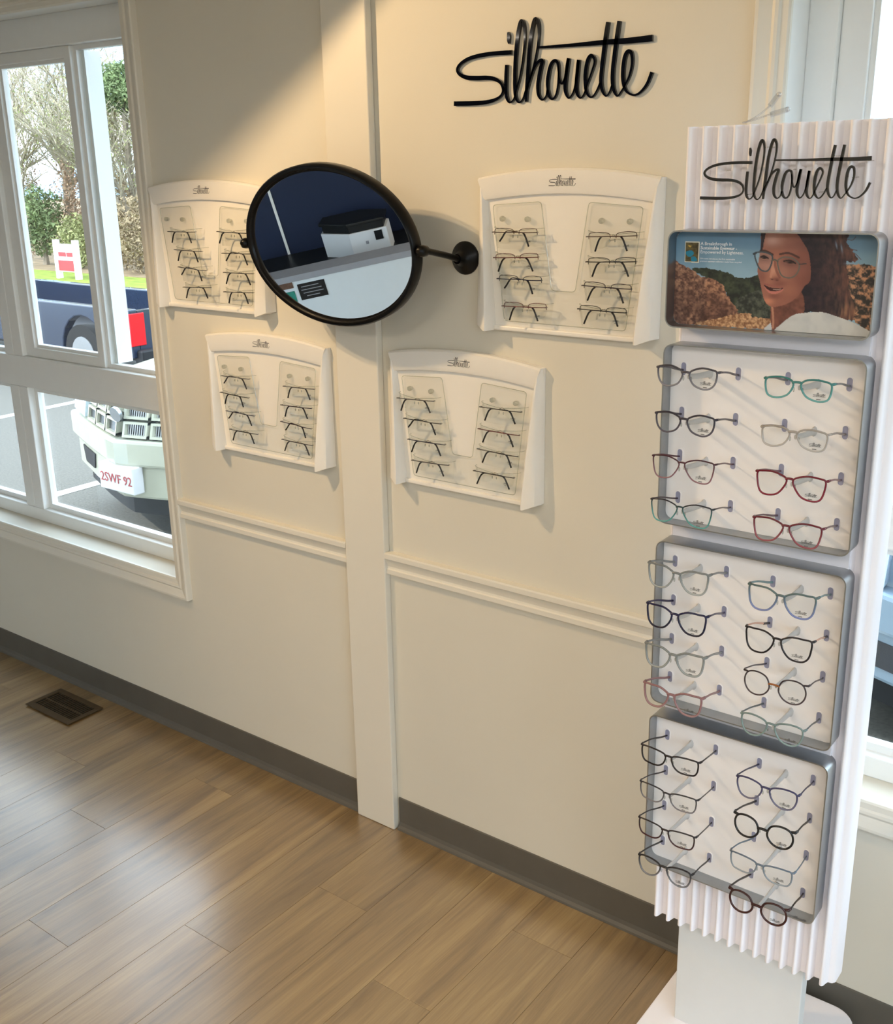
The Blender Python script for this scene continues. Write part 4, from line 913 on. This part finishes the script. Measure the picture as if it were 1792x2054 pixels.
stroke([(737,268),(785,252),(840,264),(868,288),(858,356),(830,402),(782,393),(752,340)], 5.5, (62, 74, 84), 1, True)
stroke([(906,332),(930,300),(965,290),(1025,302),(1070,350),(1052,420),(1002,454),(936,432)], 5, (96, 96, 92), 1, True)
stroke([(862,322),(885,312),(908,326)], 6, (92, 88, 80)); stroke([(728,268),(745,260)], 8, (48, 58, 68)); stroke([(1070,345),(1120,340)], 5, (70, 58, 60))
# shirt
put(polymask([(815,852),(862,812),(872,866),(815,870)], False), (196, 200, 206))
sm = polymask([(880,880),(940,820),(1030,748),(1130,727),(1250,722),(1330,745),(1480,800),(1640,890),(1660,940),(880,930)])
tex(sm, (186, 190, 194), (206, 208, 208), 120, 95)
# framed inset
put(polymask([(214,178),(322,180),(318,346),(209,340)], False), (226, 222, 204)); ins = polymask([(220,186),(315,187),(311,338),(216,334)], False)
tex(ins, (56, 50, 30), (104, 92, 52), 26, 99); put(ins*polymask([(222,258),(262,248),(280,275),(250,300),(225,285)]), (22, 128, 160)); put(ins*polymask([(262,300),(290,298),(304,330),(262,334)]), (22, 128, 160)); put(ins*polymask([(236,208),(262,212),(250,224)]), (196, 160, 70))
img = np.clip(img, 0, 255)/255.0
limg = np.where(img <= 0.04045, img/12.92, ((img+0.055)/1.055)**2.4)
qx0, qx1, qz0, qz1 = TX0+0.0026, TX1-0.0026, PZA+0.0026, PZB-0.0026
vs = [(qx0+(qx1-qx0)*uu[j, i], -0.3026, qz1+(qz0-qz1)*vv[j, i]) for j in range(NYP) for i in range(NXP)]
# keep the print inside the rounded corners
def inrr(x, z, r=0.0135):
    cx = min(max(x, qx0+r), qx1-r); cz = min(max(z, qz0+r), qz1-r); return (x-cx)**2+(z-cz)**2 <= (r+0.0002)**2
okv = [inrr(v[0], v[2]) for v in vs]
fs = []
for j in range(NYP-1):
    for i in range(NXP-1):
        a = j*NXP+i; q = (a, a+NXP, a+NXP+1, a+1)
        if all(okv[k] for k in q): fs.append(q)
po = MB().add(vs, fs).build('poster_print', None, pf, recalc=False)
ca = po.data.color_attributes.new('print', 'FLOAT_COLOR', 'POINT')
ca.data.foreach_set('color', np.concatenate([limg.reshape(-1, 3), np.ones((NYP*NXP, 1))], 1).astype(np.float32).ravel())
m, nt, b, out = new_mat('printed_poster'); at = nt.nodes.new('ShaderNodeAttribute'); at.attribute_name = 'print'
nt.links.new(at.outputs['Color'], b.inputs['Base Color']); b.inputs['Roughness'].default_value = 0.35
po.data.materials.append(m); tag(po, 'printed picture of a woman in glasses before rocks and sky')
for s_, size, fu, fv, bold in (('A Breakthrough in', 0.0072, 0.131, 0.143, 0.0001), ('Sustainable Eyewear -', 0.0072, 0.131, 0.187, 0.0001), ('Empowered by Lightness.', 0.0072, 0.131, 0.230, 0.0), ('Silhouette introduces the first sustainable', 0.0036, 0.131, 0.292, 0.0), ('premium eyewear collection made from recycled', 0.0036, 0.131, 0.320, 0.0)):
    me = text_mesh(s_, size, M['white_ink'], 0.0, 'poster_text', bold=bold)
    x = qx0+(qx1-qx0)*fu; z = qz1+(qz0-qz1)*fv
    inst('poster_text', me, pf, (x-SX, -0.3028-SY, z), (PI/2, 0, 0))

# ================================================================== OUTSIDE
GZ = -0.35
M['asphalt'] = pmat('asphalt', (100, 98, 92), 0.9, noise=0.25, nscale=60, bump=0.3, bscale=120)
M['road'] = pmat('road', (140, 142, 142), 0.9, noise=0.1, nscale=10)
M['grass'] = pmat('grass', (124, 142, 48), 0.95, noise=0.35, nscale=6)
M['line'] = pmat('road_paint', (226, 228, 226), 0.7, noise=0.06)
M['soil'] = pmat('leaf_litter', (140, 120, 92), 0.95, noise=0.3, nscale=4)
def strip(name, y0, y1, mat, label, z=GZ, t=0.1, x0=-70, x1=40): tag(MB().box(x0, x1, y0, y1, z-t, z).build(name, M[mat], loc=(0, (y0+y1)/2, z)), label, kind='structure')
strip('ground', WT, 8.35, 'asphalt', 'grey asphalt car park outside')
strip('ground_side', -30, WT, 'asphalt', 'grey asphalt beside the building', GZ, 0.1, RX1+0.12, 40)
strip('ground_verge', 8.35, 9.12, 'grass', 'green grass verge beside the road', GZ+0.02, 0.12)
strip('ground_road', 9.12, 10.55, 'road', 'pale road beyond the car park')
strip('ground_bank', 10.55, 11.8, 'grass', 'green grass bank beyond the road', GZ+0.02, 0.12)
strip('ground_woods', 11.8, 60, 'soil', 'leafy woodland floor', GZ+0.03, 0.13)
for i, x in enumerate((-11.6, -9.0, -6.45, -3.85, -1.3, 1.25)):
    tag(MB().box(x-0.05, x+0.05, 1.2, 6.2, GZ+0.0005, GZ+0.004).build('parking_line', M['line'], loc=(x, 3.7, GZ)), 'white painted parking bay line, number %s from the right' % ['six', 'five', 'four', 'three', 'two', 'one'][i], 'line', 'parking bay lines')

M['tyre'] = pmat('tyre', (26, 26, 28), 0.8, noise=0.1); M['rimm'] = pmat('wheel_metal', (176, 178, 182), 0.3, 0.9)
M['carglass'] = pmat('car_glass', (40, 52, 62), 0.06, noise=0.05); M['chin'] = pmat('black_plastic', (24, 24, 28), 0.6, noise=0.1)
M['lampglass'] = pmat('lamp_glass', (196, 214, 232), 0.1, noise=0.1, nscale=40); M['plate'] = pmat('plate_white', (222, 222, 224), 0.5, noise=0.02)
M['plate_red'] = pmat('plate_red', (178, 60, 60), 0.5, noise=0.02); M['red_lamp'] = pmat('red_lamp', (214, 24, 34), 0.2, noise=0.1)
def car(loc, paint, label, plate_text, name='car'):
    c = thing(name, (loc[0], loc[1], GZ), label, 'car')
    X, Y = loc
    L = lambda x, y, z: (X+x, Y+y, GZ+z)
    vn = lambda ax: 0.34*(ax/0.9)**1.15
    # hull: cross-sections from nose to tail, nose swept back into a shallow V
    st = [(0.10, 0.80, 0.30, 0.62, 0.80), (0.16, 0.86, 0.28, 0.66, 0.90), (0.45, 0.90, 0.26, 0.70, 0.955), (0.95, 0.92, 0.24, 0.74, 1.00), (1.35, 0.92, 0.24, 0.76, 1.03), (2.4, 0.92, 0.24, 0.80, 1.04), (3.9, 0.92, 0.24, 0.82, 1.04), (4.5, 0.88, 0.28, 0.80, 1.02), (4.75, 0.82, 0.32, 0.74, 0.92)]
    half = lambda w, zb, zm, zt: [(0.0, zt), (0.35*w, zt-0.004), (0.66*w, zt-0.025), (0.88*w, zt-0.085), (0.985*w, zm), (w, zm-0.16), (0.97*w, zb+0.08), (0.9*w, zb), (0.4*w, zb), (0.0, zb)]
    ring = []
    for y, w, zb, zm, zt in st:
        h = half(w, zb, zm, zt); full = h+[(-q[0], q[1]) for q in reversed(h[1:-1])]
        fade = max(0.0, 1-y/1.5)
        ring.append([L(q[0], y+vn(min(abs(q[0]), 0.9))*fade, q[1]) for q in full])
    n = len(ring[0]); mb = MB()
    mb.add([q for r_ in ring for q in r_], [(a*n+i, a*n+(i+1) % n, (a+1)*n+(i+1) % n, (a+1)*n+i) for a in range(len(st)-1) for i in range(n)]+[tuple(range(n)), tuple((len(st)-1)*n+i for i in range(n))])
    mb.build('body', paint, c, smooth='auto')
    # cabin
    cs = [(1.30, 0.80, 1.02, 1.03), (1.95, 0.70, 1.02, 1.38), (2.5, 0.66, 1.02, 1.46), (3.4, 0.66, 1.02, 1.44), (4.2, 0.78, 1.02, 1.06)]
    ring = []
    for y, w, z0, z1 in cs: ring.append([L(q[0], y, q[1]) for q in [(-0.86, z0), (-w, z1-0.03), (-w*0.8, z1), (w*0.8, z1), (w, z1-0.03), (0.86, z0)]])
    mb = MB(); mb.add([q for r_ in ring for q in r_], [(a*6+i, a*6+(i+1) % 6, (a+1)*6+(i+1) % 6, (a+1)*6+i) for a in range(4) for i in range(6)]+[tuple(range(6)), tuple(24+i for i in range(6))])
    mb.build('cabin_glass', M['carglass'], c, smooth='auto')
    mb = MB(); mb.add([L(x, y, z) for y, x, z in ((1.98, -0.58, 1.385), (1.98, 0.58, 1.385), (3.4, 0.56, 1.45), (3.4, -0.56, 1.45), (1.98, -0.58, 1.40), (1.98, 0.58, 1.40), (3.4, 0.56, 1.468), (3.4, -0.56, 1.468))], [(0, 1, 2, 3), (4, 7, 6, 5), (0, 4, 5, 1), (1, 5, 6, 2), (2, 6, 7, 3), (3, 7, 4, 0)])
    mb.build('roof', paint, c)
    # bumper in two steps, both V in plan
    def vplan(front, back, w, k=1.0): return [(-w, back)]+[(w*t, front+k*vn(abs(w*t))) for t in (-1, -0.75, -0.5, -0.25, -0.1, 0, 0.1, 0.25, 0.5, 0.75, 1)]+[(w, back)]
    for nm, fr, w, z0, z1, mt in (('bumper', 0.0, 0.92, 0.50, 0.655, paint), ('lower_bumper', 0.035, 0.90, 0.30, 0.50, paint), ('chin', 0.10, 0.86, 0.19, 0.30, M['chin'])):
        MB().prism([(X+q[0], Y+q[1]) for q in vplan(fr, 0.9, w)], 'z', GZ+z0, GZ+z1).build(nm, mt, c, bevel=0.018 if nm != 'chin' else 0)
    # grille: cells in two rows along each flank
    for sx in (-1, 1):
        for (ua, ub) in ((0.03, 0.19), (0.21, 0.37), (0.39, 0.55)):
            for (z0, z1) in ((0.665, 0.755), (0.77, 0.86)):
                def fp(u, z, d): 
                    return L(sx*u, 0.055+vn(u)*0.96+d+(z-0.66)*0.25, z)
                def quadbox(mb, a, b, za, zb, d0, d1):
                    vs = [fp(u, z, d) for d in (d0, d1) for z in (za, zb) for u in (a, b)]
                    mb.add(vs, [(0, 1, 3, 2), (4, 6, 7, 5), (0, 4, 5, 1), (2, 3, 7, 6), (0, 2, 6, 4), (1, 5, 7, 3)])
                cell = MB()
                quadbox(cell, ua, ub, z0, z0+0.014, -0.02, 0.05); quadbox(cell, ua, ub, z1-0.014, z1, -0.02, 0.05); quadbox(cell, ua, ua+0.014, z0, z1, -0.02, 0.05); quadbox(cell, ub-0.014, ub, z0, z1, -0.02, 0.05)
                g = cell.build('grille_cell', paint, c)
                mb = MB(); quadbox(mb, ua+0.01, ub-0.01, z0+0.01, z1-0.01, 0.03, 0.045); mb.build('grille_back', M['chin'], g)
                mb = MB()
                for k in range(9):
                    u = ua+0.022+k*(ub-ua-0.044)/8; quadbox(mb, u-0.003, u+0.003, z0+0.014, z1-0.014, 0.0, 0.02)
                tag(mb.build('grille_bars', M['rimm'], g), kind='stuff')
        mb = MB(); q = [(0.60, 0.67), (0.86, 0.68), (0.87, 0.80), (0.80, 0.85), (0.60, 0.86)]
        mb.add([L(sx*u, 0.03+vn(u)*0.97+(z-0.66)*0.22, z) for u, z in q]+[L(sx*u, 0.20+vn(u), z) for u, z in q], [tuple(range(5)), tuple(range(9, 4, -1))]+[(i, 5+i, 5+(i+1) % 5, (i+1) % 5) for i in range(5)])
        mb.build('headlamp', M['lampglass'], c)
        mb = MB(); q = [(0.50, 0.36), (0.70, 0.36), (0.74, 0.46), (0.46, 0.46)]
        mb.add([L(sx*u, 0.025+vn(u), z) for u, z in q]+[L(sx*u, 0.09+vn(u), z) for u, z in q], [(0, 1, 2, 3), (7, 6, 5, 4)]+[(i, 4+i, 4+(i+1) % 4, (i+1) % 4) for i in range(4)])
        mb.build('fog_opening', M['chin'], c)
        for wy in (0.98, 3.75):
            wh = MB().tube([L(sx*0.74, wy, 0.33), L(sx*0.925, wy, 0.33)], 0.33, 24).build('wheel', M['tyre'], c, smooth='auto')
            MB().tube([L(sx*0.90, wy, 0.33), L(sx*0.932, wy, 0.33)], 0.21, 18).build('hub', M['rimm'], wh, smooth='auto')
    MB().tube([L(0, 0.055, 0.80), L(0, 0.035, 0.795)], 0.045, 18).build('emblem', M['rimm'], c, smooth='auto')
    if plate_text:
        pl = MB().box(X-0.158, X+0.158, Y-0.006, Y+0.07, GZ+0.345, GZ+0.505).build('license_plate', M['plate'], c, bevel=0.006)
        me = text_mesh(plate_text, 0.078, M['plate_red'], 0.001, 'plate_text', 'CENTER')
        inst('plate_text', me, pl, (0, -0.008, 0.397), (PI/2, 0, 0))
    return c
M['cream_paint'] = pmat('cream_paint', (186, 186, 168), 0.25, noise=0.02, coat=0.6); M['silver_paint'] = pmat('silver_paint', (140, 160, 178), 0.25, noise=0.02, coat=0.6); M['blue_paint'] = pmat('blue_paint', (40, 50, 70), 0.22, noise=0.05, coat=0.6)
car((-5.17, 1.62), M['cream_paint'], 'cream car parked nose-in outside the left window', '2SWF 92')
car((-0.32, 1.55), M['silver_paint'], 'silver-blue car parked outside the right window', None)

# pickup seen from the side, tail to the right
TX, TY0, TY1 = -8.84, 4.54, 5.85
tk = thing('pickup_truck', (TX-3.0, (TY0+TY1)/2, GZ), 'dark blue pickup truck parked beyond the cream car', 'truck')
T = lambda x, z: (TX-x, GZ+z)
def arch(cx, r, z, n=10): return [T(cx-r*math.cos(PI*i/n), z+r*math.sin(PI*i/n)) for i in range(n+1)]
side = [T(0, 0.34)]+arch(0.80, 0.37, 0.34)+arch(5.85, 0.37, 0.34)+[T(6.65, 0.34), T(6.72, 0.48), T(6.70, 0.78), T(6.0, 0.85), T(5.6, 0.87), T(4.3, 0.87), T(4.1, 0.83), T(0.0, 0.82)]
for y0, y1 in ((TY0, TY0+0.10), (TY1-0.10, TY1)): MB().prism(side, 'y', y0, y1).build('side_panel', M['blue_paint'], tk, bevel=0.015)
MB().box(TX-0.09, TX-0.002, TY0+0.10, TY1-0.10, GZ+0.36, GZ+0.80).build('tailgate', M['blue_paint'], tk)
MB().box(TX-6.68, TX-0.09, TY0+0.10, TY1-0.10, GZ+0.30, GZ+0.44).build('bed_floor', M['chin'], tk)
MB().box(TX-6.68, TX-4.15, TY0+0.10, TY1-0.10, GZ+0.44, GZ+0.84).build('front_body', M['blue_paint'], tk)
cab = [T(4.20, 0.86), T(4.28, 1.34), T(5.25, 1.36), T(5.75, 0.86)]
MB().prism(cab, 'y', TY0+0.08, TY1-0.08).build('cab', M['blue_paint'], tk, bevel=0.03)
MB().prism([T(4.32, 0.90), T(4.38, 1.28), T(5.18, 1.30), T(5.58, 0.90)], 'y', TY0+0.066, TY0+0.079).build('side_window', M['carglass'], tk)
for y0, y1 in ((TY0+0.0, TY0+0.16), (TY1-0.16, TY1)): MB().box(TX-0.10, TX+0.012, y0-0.008, y1+0.008, GZ+0.46, GZ+0.78).build('tail_lamp', M['red_lamp'], tk, bevel=0.006)
MB().box(TX-0.05, TX+0.08, TY0+0.05, TY1-0.05, GZ+0.28, GZ+0.42).build('rear_bumper', M['chin'], tk, bevel=0.02)
for wx in (0.80, 5.85):
    for y0, y1, yo in ((TY0-0.01, TY0+0.20, TY0-0.02), (TY1-0.20, TY1+0.01, TY1-0.02)):
        q = T(wx, 0.31); wh = MB().tube([(q[0], y0, q[1]), (q[0], y1, q[1])], 0.31, 26).build('wheel', M['tyre'], tk, smooth='auto')
        MB().tube([(q[0], yo, q[1]), (q[0], yo+0.04, q[1])], 0.19, 20).build('hub', M['rimm'], wh, smooth='auto')

# roadside sign
rs = thing('roadside_sign', (-19.3, 10.95, GZ+0.03), 'white and red roadside sign on posts beyond the road', 'sign')
M['sign_red'] = pmat('sign_red', (196, 62, 66), 0.6, noise=0.05)
for x in (-19.62, -18.98): MB().box(x-0.05, x+0.05, 10.90, 11.0, GZ+0.02, GZ+0.78).build('post', M['vinyl'], rs)
sb = MB().box(-19.58, -19.02, 10.93, 10.97, GZ+0.16, GZ+0.70).build('sign_board', M['plate'], rs)
MB().box(-19.56, -19.04, 10.915, 10.929, GZ+0.18, GZ+0.38).build('red_band', M['sign_red'], sb)
for k, (a, b) in enumerate(((-19.54, -19.30), (-19.27, -19.06))): MB().box(a, b, 10.92, 10.929, GZ+0.46, GZ+0.54).build('text_line', M['sign_red'], sb)

# woods: bare trees, evergreens, brush
M['bark'] = pmat('bark', (138, 126, 110), 0.9, noise=0.25, nscale=8); M['twig'] = pmat('twig', (156, 146, 126), 0.9, noise=0.2)
M['needle'] = pmat('evergreen', (112, 126, 84), 0.9, noise=0.4, nscale=3); M['bud'] = pmat('spring_bud', (146, 148, 100), 0.9, noise=0.4, nscale=3); M['russet'] = pmat('russet_brush', (146, 120, 98), 0.9, noise=0.4, nscale=3); M['brushy'] = pmat('dry_brush', (150, 132, 104), 0.9, noise=0.3, nscale=3)
RT = random.Random(11)
def bare_tree(x, y, h, label, spread=1.0, group='bare trees in the woods', bud=0.15, deep=4):
    t = thing('bare_tree', (x, y, GZ+0.03), label, 'tree', group)
    tr = MB(); tw = MB(); tips = []
    def grow(p, d, ln, r, lev):
        q = p; seg = 3
        for k in range(seg):
            d2 = (d+Vector((RT.uniform(-.18, .18), RT.uniform(-.18, .18), RT.uniform(-.05, .12)))).normalized(); e = q+d2*(ln/seg)
            (tr if lev < 2 else tw).tube([q, e], [r*(1-0.25*k/seg), r*(1-0.25*(k+1)/seg)], 5 if lev < 2 else 3)
            if lev < deep and (k > 0 or lev > 0):
                for _ in range(2 if lev < 3 else 1):
                    a = RT.uniform(0, 2*PI); s_ = RT.uniform(0.5, 0.95)*spread
                    grow(e, (d2+Vector((math.cos(a)*s_, math.sin(a)*s_, RT.uniform(-0.1, 0.45)))).normalized(), ln*RT.uniform(0.5, 0.72), max(r*0.52, 0.006), lev+1)
            q = e; d = d2
        tips.append(q)
    grow(Vector((x, y, GZ)), Vector((RT.uniform(-.12, .12), RT.uniform(-.12, .12), 1)), h*0.42, h*0.018, 0)
    tr.build('trunk', M['bark'], t); tag(tw.build('twigs', M['twig'], t, recalc=False), kind='stuff')
    fo = MB()
    for q in tips:
        for _ in range(3):
            if RT.random() < bud*3:
                c = q+Vector((RT.uniform(-.15, .15), RT.uniform(-.15, .15), RT.uniform(-.15, .15))); s_ = RT.uniform(0.02, 0.045)
                fo.add([c+Vector((RT.uniform(-s_, s_), RT.uniform(-s_, s_), RT.uniform(-s_, s_))) for _ in range(3)], [(0, 1, 2)])
    if fo.v: tag(fo.build('buds', M['bud'], t, recalc=False), kind='stuff')
def bush(name, x, y, z0, rx, ry, rz, nlf, mat, label, cat='shrub', group=None, size=0.07, trunk=True):
    t = thing(name, (x, y, GZ+0.03), label, cat, group)
    if trunk: MB().tube([(x, y, GZ), (x+0.03, y, GZ+z0), (x, y+0.02, GZ+z0+rz*0.8)], [0.09, 0.06, 0.02], 6).build('trunk', M['bark'], t)
    fo = MB()
    for i in range(nlf):
        a = RT.uniform(0, 2*PI); cz = RT.uniform(-1, 1); rr = RT.random()**0.4; w = math.sqrt(1-cz*cz)
        lump = 0.8+0.25*math.sin(a*3+cz*4+x)
        c = Vector((x+rx*rr*w*math.cos(a)*lump, y+ry*rr*w*math.sin(a)*lump, max(GZ+0.05, GZ+z0+rz+rz*rr*cz)))
        s_ = size*RT.uniform(0.6, 1.4)
        fo.add([c+Vector((RT.uniform(-s_, s_), RT.uniform(-s_, s_), RT.uniform(-s_, s_))) for _ in range(3)], [(0, 1, 2)])
    tag(fo.build('foliage', mat, t, recalc=False), kind='stuff')
trees = [(-22.5, 13.6, 5.6), (-19.6, 13.2, 5.0), (-17.4, 13.4, 4.6), (-15.6, 12.9, 4.4), (-25.5, 14.4, 6.2), (-20.9, 15.5, 6.4), (-13.0, 14.2, 5.0), (-9.5, 15.0, 6.0), (-29.5, 15.5, 6.8), (-16.6, 15.2, 5.8), (-21.6, 12.9, 4.4), (-18.4, 13.8, 5.2), (-16.4, 12.6, 3.9), (-21.2, 14.6, 5.0)]
for i, (x, y, h) in enumerate(trees):
    bare_tree(x-2.8, y, h, 'bare leafless tree in the woods, %s from the left' % ['third', 'seventh', 'ninth', 'twelfth', 'second', 'sixth', 'thirteenth', 'fourteenth', 'first', 'tenth', 'fourth', 'eighth', 'eleventh', 'fifth'][i], 1.0, bud=0.5 if i in (2, 3, 9) else 0.2)
bush('pine_tree', -19.6, 12.9, 3.2, 1.1, 0.8, 0.5, 6000, M['needle'], 'tall green pine beyond the road', 'tree', size=0.05)
bush('pine_tree', -22.6, 12.6, 0.2, 0.7, 0.6, 0.8, 5000, M['needle'], 'short dark evergreen behind the roadside sign', 'tree', size=0.05)
names = ['russet', 'tan', 'green']
shr = [(-23.6, 13.4, 1.6, 1.3, 1), (-21.6, 13.2, 1.2, 1.25, 0), (-19.0, 13.2, 1.1, 1.3, 0), (-18.2, 12.4, 0.8, 0.6, 2), (-17.0, 12.6, 0.9, 1.0, 1), (-15.9, 12.3, 0.9, 0.8, 1), (-14.6, 12.5, 1.0, 1.2, 2), (-13.0, 12.6, 1.4, 0.9, 1), (-10.5, 12.8, 1.6, 1.0, 0), (-7.5, 13.0, 1.7, 1.1, 2), (-26.5, 13.5, 1.8, 1.2, 2), (-4.0, 13.0, 1.8, 1.1, 1), (-0.5, 13.0, 1.8, 1.1, 0), (3.0, 13.0, 1.8, 1.0, 1)]
where = ['under the tallest bare trees', 'left of the short evergreen', 'right of the short evergreen', 'small clump right of the sign', 'below the tall pine', 'just right of the pine', 'round clump behind the truck', 'further right behind the truck', 'above the cream car', 'wide clump right of the cream car', 'far left end', 'left of the silver car', 'behind the silver car', 'far right end']
for i, (x, y, rx, rz, k) in enumerate(shr):
    bush('brush', x-2.8, y, 0.0, rx, rx*0.6, rz, 3600, [M['russet'], M['brushy'], M['bud']][k], '%s brush at the woods edge, %s' % (names[k], where[i]), 'shrub', 'brush along the woods edge', 0.045, False)
